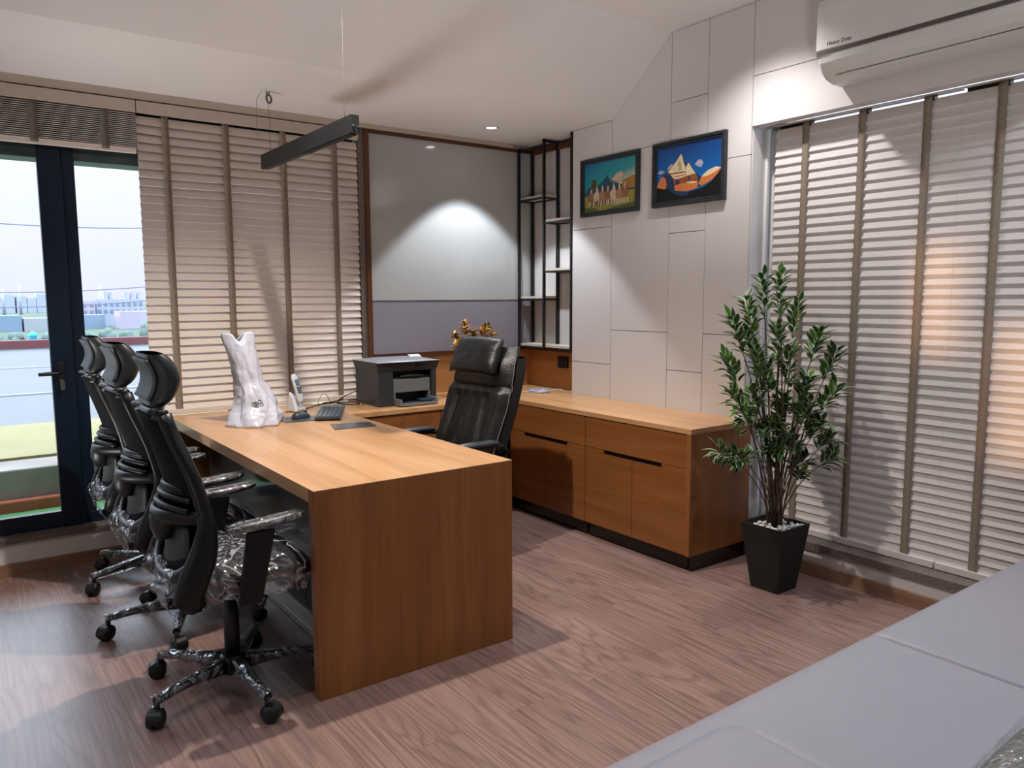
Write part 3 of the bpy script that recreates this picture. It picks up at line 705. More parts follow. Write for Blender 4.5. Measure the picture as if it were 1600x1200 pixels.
# ------------------------------------------------------------------ framed pictures
def picture(label, y0, y1, z0, z1, kind):
    t = thing('framed_picture', label, 'picture', (XP, (y0+y1)/2, z0), 'framed pictures on the panelled wall')
    fwid, th = 0.030, 0.026; xw = XP-0.0006
    b = MB()
    for (w0, w1, t0) in ((0, 0.016, th), (0.016, fwid, th-0.008)):
        b.box(xw-t0, xw, y0+w0, y1-w0, z0+w0, z0+w1); b.box(xw-t0, xw, y0+w0, y1-w0, z1-w1, z1-w0)
        b.box(xw-t0, xw, y0+w0, y0+w1, z0+w1, z1-w1); b.box(xw-t0, xw, y1-w1, y1-w0, z0+w1, z1-w1)
    b.build('picture_frame', mat('distressed_dark_frame', '#23282b', 0.5, var=0.8, scale=35, stretch=(1, 1, 4)), t, bevel=0.002)
    a0, a1, c0, c1 = y0+fwid, y1-fwid, z0+fwid, z1-fwid
    W_, H_ = a1-a0, c1-c0
    lay = [0]
    # s=0 is the left edge as seen from the room (high y), s=1 the right edge
    pt = lambda s, v, d: (xw-0.010-d, a1-s*W_, c0+v*H_)
    def clampp(P): return [(min(1, max(0, s)), min(1, max(0, v))) for s, v in P]
    bk = MB(); mats = []
    def add(pts, m):
        lay[0] += 1; d = 0.00006*lay[0]
        if m not in mats: mats.append(m)
        bk.mi = mats.index(m)
        bk.poly([pt(s, v, d) for s, v in clampp(pts)])
    def pm(n, c, rgh=0.35): return mat(n, c, rgh, var=0.12, scale=40)
    def grad_mat(n, stops):
        M, tt, bb = new_mat(n); g = tt.nodes.new('ShaderNodeNewGeometry'); sp_ = tt.nodes.new('ShaderNodeSeparateXYZ'); tt.links.new(g.outputs['Position'], sp_.inputs[0])
        # the print's own colours across its height and width
        mr = tt.nodes.new('ShaderNodeMapRange'); mr.inputs['From Min'].default_value = c0; mr.inputs['From Max'].default_value = c1
        tt.links.new(sp_.outputs['Z'], mr.inputs['Value'])
        ny = tt.nodes.new('ShaderNodeMapRange'); ny.inputs['From Min'].default_value = a1; ny.inputs['From Max'].default_value = a0; ny.inputs['To Max'].default_value = stops[1]
        tt.links.new(sp_.outputs['Y'], ny.inputs['Value'])
        s_ = tt.nodes.new('ShaderNodeMath'); s_.operation = 'SUBTRACT'; tt.links.new(mr.outputs[0], s_.inputs[0]); tt.links.new(ny.outputs[0], s_.inputs[1])
        rr_ = tt.nodes.new('ShaderNodeValToRGB'); e = rr_.color_ramp.elements
        e[0].position = stops[0][0][0]; e[0].color = lin(stops[0][0][1]); e[1].position = stops[0][-1][0]; e[1].color = lin(stops[0][-1][1])
        for p_, c_ in stops[0][1:-1]: k_ = e.new(p_); k_.color = lin(c_)
        tt.links.new(s_.outputs[0], rr_.inputs['Fac']); tt.links.new(rr_.outputs[0], bb.inputs['Base Color'])
        bb.inputs['Roughness'].default_value = 0.3; return M
    if kind == 'peak':
        add([(0, 0), (1, 0), (1, 1), (0, 1)], grad_mat('print_deep_blue', ([(0.0, '#0c6fb4'), (0.5, '#0a62ac'), (1.0, '#0a4388')], -0.15)))
        cream, rock, orange, shade, black = pm('print_snow', '#d9c6a0'), pm('print_rock', '#8a5030'), pm('print_orange', '#c8743a'), pm('print_shade', '#1d3557'), pm('print_black', '#0e1113')
        cl = pm('print_cloud', '#a9a3b4')
        add([(0.0, .55), (.05, .60), (.10, .58), (.13, .56), (.06, .52)], cl); add([(.16, .60), (.22, .68), (.30, .66), (.30, .55)], cl)
        add([(.60, .60), (.64, .66), (.69, .68), (.73, .61), (.70, .53), (.66, .55)], cl); 
        add([(0, .30), (.08, .48), (.15, .54), (.24, .64), (.31, .72), (.36, .80), (.39, .84), (.42, .78), (.45, .68), (.48, .64), (.51, .68), (.55, .58), (.60, .48), (.66, .40), (.72, .34), (.72, .2), (0, .2)], shade)
        add([(.17, .54), (.25, .64), (.32, .73), (.36, .80), (.385, .835), (.41, .76), (.43, .66), (.455, .60), (.46, .50), (.24, .50)], cream)
        add([(.22, .49), (.46, .49), (.47, .40), (.30, .38), (.26, .42)], cream)
        add([(.462, .56), (.475, .60), (.505, .66), (.53, .60), (.57, .52), (.62, .43), (.47, .42)], cream)
        add([(.16, .505), (.30, .515), (.46, .505), (.47, .485), (.30, .49), (.2, .48)], rock); add([(.26, .44), (.45, .455), (.47, .44), (.3, .43)], rock)
        add([(.33, .66), (.36, .60), (.34, .52), (.38, .56), (.40, .52), (.39, .64), (.36, .72)], pm('print_snow_shade', '#a8977c'))
        add([(.26, .40), (.36, .39), (.48, .42), (.61, .44), (.66, .34), (.64, .26), (.46, .20), (.30, .24)], rock)
        add([(.30, .36), (.36, .38), (.37, .30), (.31, .28)], shade); add([(.50, .40), (.53, .40), (.52, .30)], shade)
        add([(0, .30), (.06, .46), (.11, .47), (.15, .40), (.16, .30), (.14, .22), (0, .28)], orange)
        add([(.28, .27), (.40, .30), (.52, .27), (.66, .28), (.64, .17), (.48, .14), (.30, .18)], orange); add([(.46, .30), (.56, .31), (.66, .29), (.60, .27), (.52, .275)], cream)
        add([(.66, .24), (.70, .34), (.80, .46), (.92, .50), (1, .47), (.95, .38), (.86, .28), (.72, .2)], orange)
        add([(.70, .36), (.80, .46), (.92, .50), (.99, .47), (.92, .42), (.80, .36)], cream)
        add([(0, 0), (1, 0), (1, .46), (.94, .36), (.86, .26), (.74, .18), (.60, .14), (.48, .12), (.34, .16), (.20, .22), (.08, .25), (0, .28)], black)
        add([(.20, .20), (.36, .16), (.52, .12), (.50, .07), (.40, .06), (.30, .12)], shade)
    else:
        add([(0, 0), (1, 0), (1, 1), (0, 1)], grad_mat('print_teal_sky', ([(0.0, '#c9b489'), (0.18, '#c2b79c'), (0.42, '#2f9296'), (0.75, '#157f93'), (1.0, '#115b8e')], 0.42)))
        mtn, mtn2, tree, gold, grass, grass2 = pm('print_mountain', '#1f4a5e'), pm('print_mountain_far', '#5a6470'), pm('print_tree', '#4d4a26'), pm('print_gold', '#9a7434'), pm('print_meadow', '#8f8a3c'), pm('print_meadow_dark', '#4f5a26')
        cl = pm('print_cloud_pink', '#c7a99c')
        add([(.55, .62), (.65, .72), (.74, .74), (.78, .66), (.70, .58), (.58, .56)], cl)
        add([(0, .40), (.10, .52), (.22, .46), (.30, .55), (.38, .62), (.46, .72), (.54, .60), (.66, .52), (.78, .46), (1, .46), (1, .2), (0, .2)], mtn)
        add([(.46, .72), (.54, .60), (.66, .52), (.58, .50), (.5, .58)], mtn2)
        add([(.13, .45), (.14, .64), (.18, .66), (.24, .66), (.25, .45)], tree)
        add([(.74, .40), (.76, .56), (.84, .58), (.92, .62), (1, .62), (1, .36)], gold)
        add([(0, 0), (1, 0), (1, .34), (.5, .36), (0, .33)], grass); add([(0, 0), (.3, .0), (.25, .05), (.1, .09), (0, .1)], grass2); add([(.4, 0), (1, 0), (1, .10), (.6, .05)], grass2)
        hb = [pm('print_horse_brown', '#8b6148'), pm('print_horse_cream', '#c9b094'), pm('print_horse_tan', '#a27a5c')]; leg = pm('print_horse_leg', '#d0bfa6'); dkl = pm('print_horse_dark', '#3c2c20')
        rn = random.Random(4)
        for i in range(7):
            s = .13+i*.112; v = .30+rn.uniform(-.02, .03); m_ = hb[i % 3]; hh = rn.uniform(-.02, .04)
            add([(s-.06, v+.03), (s-.05, v-.10), (s+.05, v-.11), (s+.07, v), (s+.05, v+.09), (s-.02, v+.10)], m_)
            add([(s-.01, v+.06), (s-.005, v+.17+hh), (s+.02, v+.20+hh), (s+.045, v+.12+hh), (s+.055, v+.04)], m_)
            add([(s-.005, v+.15+hh), (s+.012, v+.215+hh), (s+.03, v+.17+hh), (s+.01, v+.06)], hb[1])
            for q in (-.045, -.015, .02, .05):
                add([(s+q, v-.09), (s+q+.018, v-.09), (s+q+.005+rn.uniform(-.02, .02), v-.20), (s+q-.01, v-.20)], leg if rn.random() < .65 else dkl)
    bk.build('printed_picture', mats, t)
    return t
picture('framed print of a meadow with galloping horses, left of the two pictures', 3.343, 3.863, 1.915, 2.277, 'horses')
picture('framed print of a snowy peak under deep blue sky, right of the two pictures', 2.703, 3.228, 1.916, 2.281, 'peak')

# ------------------------------------------------------------------ air conditioner
ac = thing('air_conditioner', 'white split air conditioner mounted high on the right wall above the blinds', 'air conditioner', (3.33, 1.56, 2.36))
ya, yb = 1.060, 2.070
prof = [(3.4292, 2.70), (3.26, 2.70), (3.236, 2.685), (3.228, 2.62), (3.226, 2.485)]
low = [(3.228, 2.462), (3.235, 2.43), (3.255, 2.395), (3.29, 2.37), (3.34, 2.358), (3.4292, 2.357)]
b = MB(); b.prism([(x+0.006, ya+0.006, z) for x, z in prof]+[(x, ya+0.006, z) for x, z in low], (0, yb-ya-0.012, 0))
b.build('casing', M_ac, ac, bevel=0.01, seg=3)
b = MB(); b.prism([(3.228, ya, 2.479), (3.222, ya, 2.485), (3.222, ya, 2.665), (3.232, ya, 2.695), (3.25, ya, 2.706), (3.28, ya, 2.707), (3.28, ya, 2.70), (3.236, ya, 2.66)], (0, yb-ya, 0))
b.build('front_panel', M_ac, ac, bevel=0.002)
MB().box(3.2245, 3.25, ya+0.001, yb-0.001, 2.462, 2.4795).build('dark_strip', M_acd, ac)
b = MB()
lv = [(3.2265, 2.459), (3.2325, 2.432), (3.250, 2.3985), (3.270, 2.381), (3.274, 2.386), (3.256, 2.403), (3.240, 2.434), (3.234, 2.459)]
b.prism([(x-0.0015, ya+0.07, z-0.001) for x, z in lv], (0, yb-ya-0.14, 0)); b.build('louvre_flap', M_ac, ac, bevel=0.001)
b = MB(); b.box(3.270, 3.2735, ya+0.07, yb-0.07, 2.3765, 2.3785); b.build('louvre_gap', M_acd, ac)
fc = bpy.data.curves.new('lettering', 'FONT'); fc.body = 'Heavy Duty'; fc.size = 0.024; fc.extrude = 0.0003; fc.align_x = 'LEFT'
fc.materials.append(M_plast)
tmp = bpy.data.objects.new('lettering_curve', fc); COL.objects.link(tmp)
bpy.context.view_layer.update()
tm = bpy.data.meshes.new_from_object(tmp.evaluated_get(bpy.context.evaluated_depsgraph_get()))
bpy.data.objects.remove(tmp)
fo = bpy.data.objects.new('lettering', tm); COL.objects.link(fo)
fo.rotation_euler = (R(90), 0, R(-90)); fo.location = (3.2214, 2.018, 2.496)
fo.parent = ac; fo.matrix_parent_inverse = INV[ac.name]
for k, (y, z) in enumerate(((2.071, 2.66), (2.0715, 2.58), (2.071, 2.535))):
    b = MB(); b.poly([(3.24, y, z), (3.232, y+0.012, z+0.008), (3.228, y+0.006, z+0.022), (3.26, y+0.002, z+0.016)])
    b.build('wrapping_scrap', M_film2, ac)

# ------------------------------------------------------------------ visitor chairs (faces +X, origin on the floor under the column)
def P3(x, y, z): return (x, y, z)
NEAR = [(1.03, -0.205), (0.96, -0.185), (0.893, -0.162), (0.83, -0.142), (0.764, -0.125), (0.71, -0.112), (0.666, -0.108), (0.61, -0.116), (0.563, -0.128), (0.515, -0.150), (0.475, -0.165), (0.44, -0.178)]
def back_x(z): return interp(NEAR, z)
def visitor_chair(label, group):
    t = thing('visitor_chair', label, 'chair', (0, 0, 0), group)
    # mesh back
    def bk(u, v):
        z = lerp(0.50, 1.03, v); w = lerp(0.205, 0.150, smoothstep(0.6, 1.0, v))*(0.90 if v < 0.06 else 1)
        s = 2*u-1; return (back_x(z)-0.010-0.045*(1-s*s), s*w, z)
    b = MB(); b.grid(bk, 14, 22); b.build('mesh_back', M_mesh, t, solid=0.006)
    # frame: two side members, top bar, lower loop
    b = MB()
    zs = [1.035, 1.0, 0.95, 0.893, 0.83, 0.764, 0.71, 0.666, 0.61, 0.563, 0.515, 0.475, 0.44]
    for s in (-1, 1):
        pts = []; rs = []
        for z in zs:
            w = lerp(0.150, 0.215, smoothstep(1.04, 0.80, z)); pts.append((back_x(z)-0.012, s*w, z)); rs.append(0.017+0.020*smoothstep(0.75, 0.52, z))
        pts += [(-0.170, s*0.205, 0.415), (-0.130, s*0.16, 0.398)]; rs += [0.030, 0.022]
        b.tube(pts, rs, 10, flat=1.35, up=(1, 0, 0))
    tp = [(back_x(1.03)-0.012-0.02*math.sin(PI*k/8), lerp(-0.15, 0.15, k/8), 1.035) for k in range(9)]
    b.tube(tp, 0.017, 10)
    b.build('back_frame', M_plast, t, smooth=True)
    b = MB()
    loop = []
    for k in range(17):
        a = PI*k/16; loop.append((-0.155-0.065*math.sin(a), 0.205*math.cos(a), 0.56-0.085*math.sin(a)))
    b.tube(loop, 0.014, 8, flat=1.6, up=(0, 0, 1))
    b.build('lower_loop', M_plast_g, t, smooth=True)
    # pad inside the lower loop
    b = MB(); b.grid(lambda u, v: (-0.160-0.05*math.sin(PI*u)*(0.4+0.6*(1-v)), lerp(-0.15, 0.15, u), lerp(0.475, 0.66, v)-0.03*math.sin(PI*u)*(1-v)), 12, 8)
    b.build('lower_back_shell', M_plast_g, t, solid=0.012)
    # lumbar support: three stacked ribs on a stem
    b = MB()
    for k, (z, w) in enumerate(((0.715, 0.175), (0.745, 0.165), (0.772, 0.150))):
        b.tube([(-0.165-0.055*math.cos(s_*PI/2)+0.012*k, s_*w, z+0.01*(1-abs(s_))) for s_ in [q/8 for q in range(-8, 9)]], 0.011, 8)
    b.grid(lambda u, v: (-0.150-0.055*math.cos((2*u-1)*PI/2), (2*u-1)*0.15, lerp(0.70, 0.785, v)), 12, 3)
    b.build('lumbar_support', M_plast, t, smooth=True)
    b = MB(); b.tube([(-0.190, 0, 0.70), (-0.195, 0, 0.67), (-0.198, 0, 0.64), (-0.195, 0, 0.60)], [0.048, 0.055, 0.052, 0.04], 14)
    b.build('lumbar_stem', M_plast_g, t, smooth=True)
    # cross band at lumbar height behind the frame
    b = MB(); b.tube([(-0.125-0.105*math.cos(s_*PI/2), s_*0.205, 0.685+0.01*s_*s_) for s_ in [q/8 for q in range(-8, 9)]], 0.017, 8, flat=1.5, up=(0, 0, 1))
    b.build('lumbar_band', M_plast, t, smooth=True)
    # headrest: vertical C bulging forward, rim and grey inner pad
    def hx(v):  # v 0..1 from bottom to top
        return -0.186+0.034*math.sin(PI*min(1, max(0, v)))
    def hd(u, v, off=0, wd=0.135):
        s = 2*u-1; w = wd-0.016*abs(2*v-1)**2
        return (hx(v)+off+0.008*(1-s*s)-0.020*abs(s)**6-0.012*abs(2*v-1)**8, s*w, lerp(1.058, 1.224, v))
    def hr_(u, v):      # closed shell: front half then back half
        if u <= 0.5: return hd(u*2, v)
        q = 1-(u-0.5)*2; p = hd(q, v); s = 2*q-1
        return (hx(v)-0.072+0.016*abs(s)**6+0.010*abs(2*v-1)**8, p[1], p[2])
    b = MB(); b.grid(hr_, 28, 18, True, True)
    bmesh.ops.remove_doubles(b.bm, verts=b.bm.verts, dist=0.002)
    hr = b.build('headrest', M_plast_g, t, smooth=True)
    b = MB(); b.grid(lambda u, v: (hx(0.10+0.80*v)-0.0765, (2*u-1)*0.105, lerp(1.076, 1.206, v)), 10, 12); b.build('headrest_pad', mat('headrest_grey_pad', '#3d454c', 0.6) if 'headrest_grey_pad' not in bpy.data.materials else bpy.data.materials['headrest_grey_pad'], hr, solid=0.010, smooth=True)
    b = MB()
    for z0, x0 in ((1.046, -0.236), (1.022, -0.226)):
        b.tube([(x0+0.035*(1-abs(s_))-0.004, s_*0.138, z0) for s_ in [q/8 for q in range(-8, 9)]], 0.010, 8, flat=2.4, up=(1, 0, 0))
    b.build('headrest_bracket', M_plast_g, t, smooth=True)
    # seat
    def seat(u, v, top, gr=0.0):
        x = lerp(-0.185-gr, 0.265+gr, v); s = 2*u-1; w = (0.225+gr)*(1-0.10*smoothstep(0.3, 0, v)); w *= (1-0.10*smoothstep(0.8, 1, v))
        edge = (1-abs(s)**5)*(1-abs(2*v-1)**6)
        z = 0.475+gr*0.4 if False else 0.472
        z = z+(0.044+gr)*edge+(0.012*s*s)-0.028*smoothstep(0.78, 1.0, v) if top else 0.445-(0.022+gr)*edge
        return (x, s*w, z)
    b = MB(); b.grid(lambda u, v: seat(u, v, True), 20, 20); b.grid(lambda u, v: seat(u, v, False), 20, 20)
    for e in (0, 1):
        b.grid(lambda u, v: tuple(lerp(p, q, v) for p, q in zip(seat(u, e, True), seat(u, e, False))), 20, 2)
        b.grid(lambda u, v: tuple(lerp(p, q, v) for p, q in zip(seat(e, u, True), seat(e, u, False))), 20, 2)
    bmesh.ops.remove_doubles(b.bm, verts=b.bm.verts, dist=0.0005)
    st = b.build('seat', M_seatf, t, smooth=True)
    def wr(u, v):
        p = Vector(seat(u, v, True, 0.012)); n = noise.noise(Vector((p.x*17, p.y*17, 3.1)))*0.011+noise.noise(Vector((p.x*40, p.y*11, 7.7)))*0.008
        return (p.x, p.y, p.z+0.004+abs(n))
    b = MB(); b.grid(wr, 44, 44)
    def sk(e, ax):
        def f(u, v):
            p = Vector(wr(u, e) if ax else wr(e, u)); d = 0.085*v+0.02*noise.noise(Vector((u*9, e*3.3, 1.7+ax)))*v; n = noise.noise(Vector((u*14, v*3, e*5+ax)))*0.012
            if ax: p.x += n+(0.003 if e else -0.003)-(-1 if e else 1)*0.0
            else: p.y += n
            p.z -= d; return p
        return f
    for e in (0, 1):
        b.grid(sk(e, 0), 40, 6); b.grid(sk(e, 1), 40, 6)
    b.build('seat_wrap', M_film, st, smooth=True)
    # loose plastic hanging below the rear of the seat
    b = MB(); b.grid(lambda u, v: (-0.215-0.03*math.sin(PI*v)+0.018*noise.noise(Vector((u*6, v*5, 0.3))), lerp(-0.15, 0.19, u)+0.012*noise.noise(Vector((u*3, v*9, 4))), lerp(0.52, 0.36, v)+0.03*noise.noise(Vector((u*7, 2.2, 1)))*v), 26, 14)
    b.build('hanging_wrap', M_film2, st, smooth=True)
    # arms
    for s in (-1, 1):
        b = MB(); b.hexa([(-0.045, s*0.245-0.014, 0.39), (0.035, s*0.245-0.014, 0.39), (0.035, s*0.245+0.014, 0.39), (-0.045, s*0.245+0.014, 0.39), (-0.005, s*0.255-0.016, 0.640), (0.085, s*0.255-0.016, 0.640), (0.085, s*0.255+0.016, 0.640), (-0.005, s*0.255+0.016, 0.640)])
        b.box(-0.04, 0.03, min(s*0.10, s*0.25), max(s*0.10, s*0.25), 0.395, 0.42)
        ar = b.build('armrest', M_plast, t, bevel=0.008, seg=3)
        def pad(g):
            b = MB()
            for_pts = [(-0.075, 0.655), (-0.04, 0.658), (0.0, 0.659), (0.06, 0.662), (0.12, 0.667), (0.165, 0.671), (0.185, 0.673)]
            b.tube([(x, s*0.255, z) for x, z in for_pts], [0.016+g, 0.030+g, 0.034+g, 0.034+g, 0.033+g, 0.028+g, 0.016+g], 14, flat=0.52, up=(0, 0, 1)); return b
        pd = pad(0).build('arm_pad', M_plast, ar, smooth=True)
        w = pad(0.003).build('arm_pad_wrap', M_film2, ar, smooth=True)
    # mechanism, column, lever
    b = MB(); b.box(-0.12, 0.12, -0.075, 0.075, 0.385, 0.425); b.box(-0.20, -0.10, -0.03, 0.03, 0.39, 0.415)
    b.build('seat_mechanism', M_plast, t, bevel=0.01)
    b = MB(); b.tube([(0.02, -0.06, 0.405), (0.03, -0.15, 0.395), (0.075, -0.175, 0.375), (0.06, -0.16, 0.335), (0.03, -0.13, 0.325)], 0.007, 8)
    b.build('tilt_lever', M_plast, t)
    MB().lathe([(0.027, 0.10), (0.027, 0.27), (0.0255, 0.272), (0.0255, 0.39)], n=20).build('gas_column', M_black, t)
    b = MB(); b.lathe([(0.040, 0.060), (0.050, 0.075), (0.048, 0.118), (0.036, 0.130)], n=24); b.build('base_hub', M_plast, t)
    star(t, 0.31, True)
    return t

def star(t, RR, wrap, h0=0.095, phase=0):
    for k in range(5):
        a = phase+2*PI*k/5; d = Vector((math.cos(a), math.sin(a), 0)); n = Vector((-d.y, d.x, 0)); Z = Vector((0, 0, 1))
        b = MB(); rows = []
        for i in range(9):
            q = i/8; c = d*lerp(0.028, RR, q); w = lerp(0.026, 0.0145, q); zt = lerp(0.122, 0.098, q**1.2); zb = lerp(0.068, 0.076, q)+0.012*math.sin(PI*q)
            rows.append([b.v(c+n*x+Z*z) for x, z in ((-w, zb), (w, zb), (w*0.92, zt-0.008), (w*0.55, zt), (-w*0.55, zt), (-w*0.92, zt-0.008))])
        for i in range(8):
            for j in range(6): b.f([rows[i][j], rows[i][(j+1) % 6], rows[i+1][(j+1) % 6], rows[i+1][j]])
        b.f(rows[0][::-1]); b.f(rows[-1])
        lg = b.build('leg', M_plast, t, bevel=0.003)
        if wrap:
            b = MB()
            def wf(u, v):
                q = 0.12+0.90*v; c = d*lerp(0.028, RR+0.004, min(1.02, q)); ang = 2*PI*u
                w = lerp(0.029, 0.019, q); zc = lerp(0.096, 0.088, q); hz = lerp(0.033, 0.017, q)
                j = 1+0.09*noise.noise(Vector((q*22, math.cos(ang)*2, math.sin(ang)*2+k)))
                return c+n*(w*math.cos(ang)*j)+Z*(zc+hz*math.sin(ang)*j)
            b.grid(wf, 14, 30, True, True); b.build('leg_wrap', M_film2, lg, smooth=True)
        # caster with trailing offset
        ca = a+R(38); cd = Vector((math.cos(ca), math.sin(ca), 0)); cn = Vector((-cd.y, cd.x, 0))
        c0 = d*(RR-0.006); cw = c0+cd*0.014
        b = MB(); b.tube([c0+Z*0.084, c0+Z*0.05], 0.010, 10)
        for s in (-1, 1):
            rings = []
            prof = [(0.010, 0.004), (0.029, 0.004), (0.0305, 0.009), (0.0305, 0.020), (0.025, 0.026), (0.010, 0.0285), (0.001, 0.029)]
            for rad, off in prof:
                rings.append([b.v(cw+Z*0.0307+(cd*math.cos(2*PI*j/20)+Z*math.sin(2*PI*j/20))*rad+cn*s*off) for j in range(20)])
            for i in range(len(rings)-1):
                for j in range(20): b.f([rings[i][j], rings[i][(j+1) % 20], rings[i+1][(j+1) % 20], rings[i+1][j]], True)
        # hood over the wheels
        hood = []
        for s in (-0.020, 0.020):
            hood.append([b.v(cw+Z*0.0307+(cd*math.cos(g_)+Z*math.sin(g_))*0.0335+cn*s) for g_ in [R(-10)+R(200)*j/12 for j in range(13)]])
        for j in range(12): b.f([hood[0][j], hood[0][j+1], hood[1][j+1], hood[1][j]], True)
        b.build('caster', M_black, lg)

G_V = 'wrapped visitor chairs in front of the desk'
vc = visitor_chair('nearest black high-back visitor chair with plastic-wrapped seat at the left side of the desk', G_V)
star_parts = [c for c in vc.children if c.name.split('.')[0] in ('leg',)]
def spin_star(root, ang):
    for c in root.children:
        if c.name.split('.')[0] == 'leg': c.rotation_euler = (0, 0, ang)
chairs = [vc, copy_tree(vc), copy_tree(vc)]
for o_, (x, y, rz, ph, lb) in zip(chairs, ((0.754, 2.735, 0.0, 202, None),
        (0.760, 3.436, 2.0, 178, 'middle black visitor chair of the row of three at the desk'),
        (0.770, 4.125, 0.0, 200, 'farthest black visitor chair of the row, next to the balcony door and window blind'))):
    o_.location = (x, y, 0); o_.rotation_euler = (0, 0, R(rz)); spin_star(o_, R(ph-rz))
    if lb: o_['label'] = lb

# ------------------------------------------------------------------ leather executive chair (local facing +X)
def exec_chair():
    t = thing('executive_chair', 'black padded leather executive chair with headrest pillow behind the desk', 'office chair')
    # tabs: z -> front surface x
    FX = [(0.46, -0.150), (0.55, -0.160), (0.65, -0.195), (0.80, -0.255), (0.95, -0.300), (1.05, -0.330), (1.135, -0.375)]
    def width(z): return interp([(0.46, 0.235), (0.60, 0.255), (0.85, 0.262), (1.0, 0.250), (1.08, 0.235), (1.135, 0.205)], z)
    def front(u, v):
        z = lerp(0.47, 1.135, v); s = 2*u-1; w = width(z)
        x = interp(FX, z)-0.045*abs(s)**4
        if v < 0.68:                               # pleated centre
            m_ = smoothstep(0.66, 0.58, abs(s))*smoothstep(0.0, 0.1, v)*smoothstep(0.68, 0.58, v)
            x += 0.022*smoothstep(0.62, 0.80, abs(s))*smoothstep(1.05, 0.85, abs(s))
            x += m_*0.010*(1-2*abs(math.sin(s*8.5*(0.62+0.9*v)+0.6))**1.5)
            x += 0.006*math.sin(26*(v+0.35*abs(s)))*smoothstep(0.26, 0.10, v)*smoothstep(1.0, 0.8, abs(s))
            x -= 0.015*m_
        else:
            x += 0.026*math.sin(PI*smoothstep(0.66, 1.02, v))*(1-abs(s)**4)
        x -= 0.016*math.exp(-((v-0.67)/0.018)**2)
        return (x, s*w, z)
    b = MB(); g = b.grid(front, 60, 70)
    b.grid(lambda u, v: (lerp(front(0, u)[0], interp(FX, lerp(0.47, 1.135, u))-0.075, v), front(0, u)[1], front(0, u)[2]), 40, 3)
    b.grid(lambda u, v: (lerp(front(1, u)[0], interp(FX, lerp(0.47, 1.135, u))-0.075, v), front(1, u)[1], front(1, u)[2]), 40, 3)
    b.grid(lambda u, v: (lerp(front(u, 1)[0], -0.45, v), front(u, 1)[1], front(u, 1)[2]-0.006*v), 30, 3)
    b.build('back_cushion', M_leather, t, smooth=True)
    # rear shell
    b = MB()
    def rear(u, v):
        z = lerp(0.50, 1.075, v); s = 2*u-1; w = min(width(z)+0.008, 0.262)
        return (interp(FX, z)-0.125-0.030*(1-s*s), s*w, z)
    b.grid(rear, 14, 20)
    for e in (0, 1):
        b.grid(lambda u, v: (lerp(rear(e, u)[0], interp(FX, lerp(0.50, 1.075, u))-0.060, v), rear(e, u)[1]*(1 if v else 1), rear(e, u)[2]), 20, 2)
    b.grid(lambda u, v: (lerp(rear(u, 1)[0], interp(FX, 1.075)-0.07, v), rear(u, 1)[1], rear(u, 1)[2]+0.012*v), 14, 2)
    b.build('back_shell', M_shell, t, smooth=False)
    b = MB()
    for e in (0, 1):
        b.tube([(front(e, v)[0]-0.006, front(e, v)[1]*1.004, front(e, v)[2]) for v in [k/30 for k in range(31)]], 0.0035, 6)
    b.build('piping', M_pipe, t)
    # pillow
    def pil(u, v):
        s = 2*u-1; q = 2*v-1; z = lerp(0.985, 1.175, v); h = (1-abs(s)**4)**0.5*(1-abs(q)**3)**0.5
        return (-0.275-0.42*(z-0.985)+0.050*h+0.006*noise.noise(Vector((s*3, q*3, 1))), s*(0.205-0.02*v), z+0.010*math.cos(s*1.5))
    b = MB(); b.grid(pil, 24, 16)
    def pil2(u, v):
        p = pil(u, v); s = 2*u-1; q = 2*v-1; h = (1-abs(s)**4)**0.5*(1-abs(q)**3)**0.5; return (p[0]-0.080*h, p[1], p[2])
    b.grid(pil2, 24, 16); bmesh.ops.remove_doubles(b.bm, verts=b.bm.verts, dist=0.0006)
    b.build('headrest_pillow', M_leather, t, smooth=True)
    # seat
    def seat(u, v, top):
        s = 2*u-1; x = lerp(-0.20, 0.28, v); e = (1-abs(s)**5)*(1-abs(2*v-1)**6)
        return (x, s*0.25, (0.46+0.05*e) if top else 0.43-0.035*e)
    b = MB(); b.grid(lambda u, v: seat(u, v, True), 16, 16); b.grid(lambda u, v: seat(u, v, False), 16, 16)
    for e in (0, 1):
        b.grid(lambda u, v: tuple(lerp(p, q, v) for p, q in zip(seat(u, e, True), seat(u, e, False))), 16, 1)
        b.grid(lambda u, v: tuple(lerp(p, q, v) for p, q in zip(seat(e, u, True), seat(e, u, False))), 16, 1)
    bmesh.ops.remove_doubles(b.bm, verts=b.bm.verts, dist=0.0005)
    b.build('seat', M_leather, t, smooth=True)
    for s in (-1, 1):
        b = MB(); b.tube([(-0.255, s*0.285, 0.575), (-0.285, s*0.290, 0.600), (-0.25, s*0.290, 0.628), (-0.12, s*0.292, 0.640), (0.06, s*0.292, 0.638), (0.14, s*0.290, 0.61), (0.13, s*0.285, 0.50), (0.04, s*0.26, 0.42)], 0.013, 8, flat=1.5, up=(0, 1, 0))
        ar = b.build('armrest', M_plast, t, smooth=True)
        b = MB(); b.tube([(-0.22, s*0.292, 0.648), (-0.18, s*0.292, 0.656), (0.0, s*0.292, 0.658), (0.09, s*0.292, 0.652), (0.12, s*0.292, 0.640)], [0.018, 0.028, 0.030, 0.028, 0.016], 12, flat=0.55, up=(0, 0, 1))
        b.build('arm_pad', mat('arm_pad_slate', '#3a4048', 0.35) if 'arm_pad_slate' not in bpy.data.materials else bpy.data.materials['arm_pad_slate'], ar, smooth=True)
    b = MB(); b.box(-0.14, 0.12, -0.08, 0.08, 0.365, 0.41); b.build('seat_mechanism', M_plast, t, bevel=0.01)
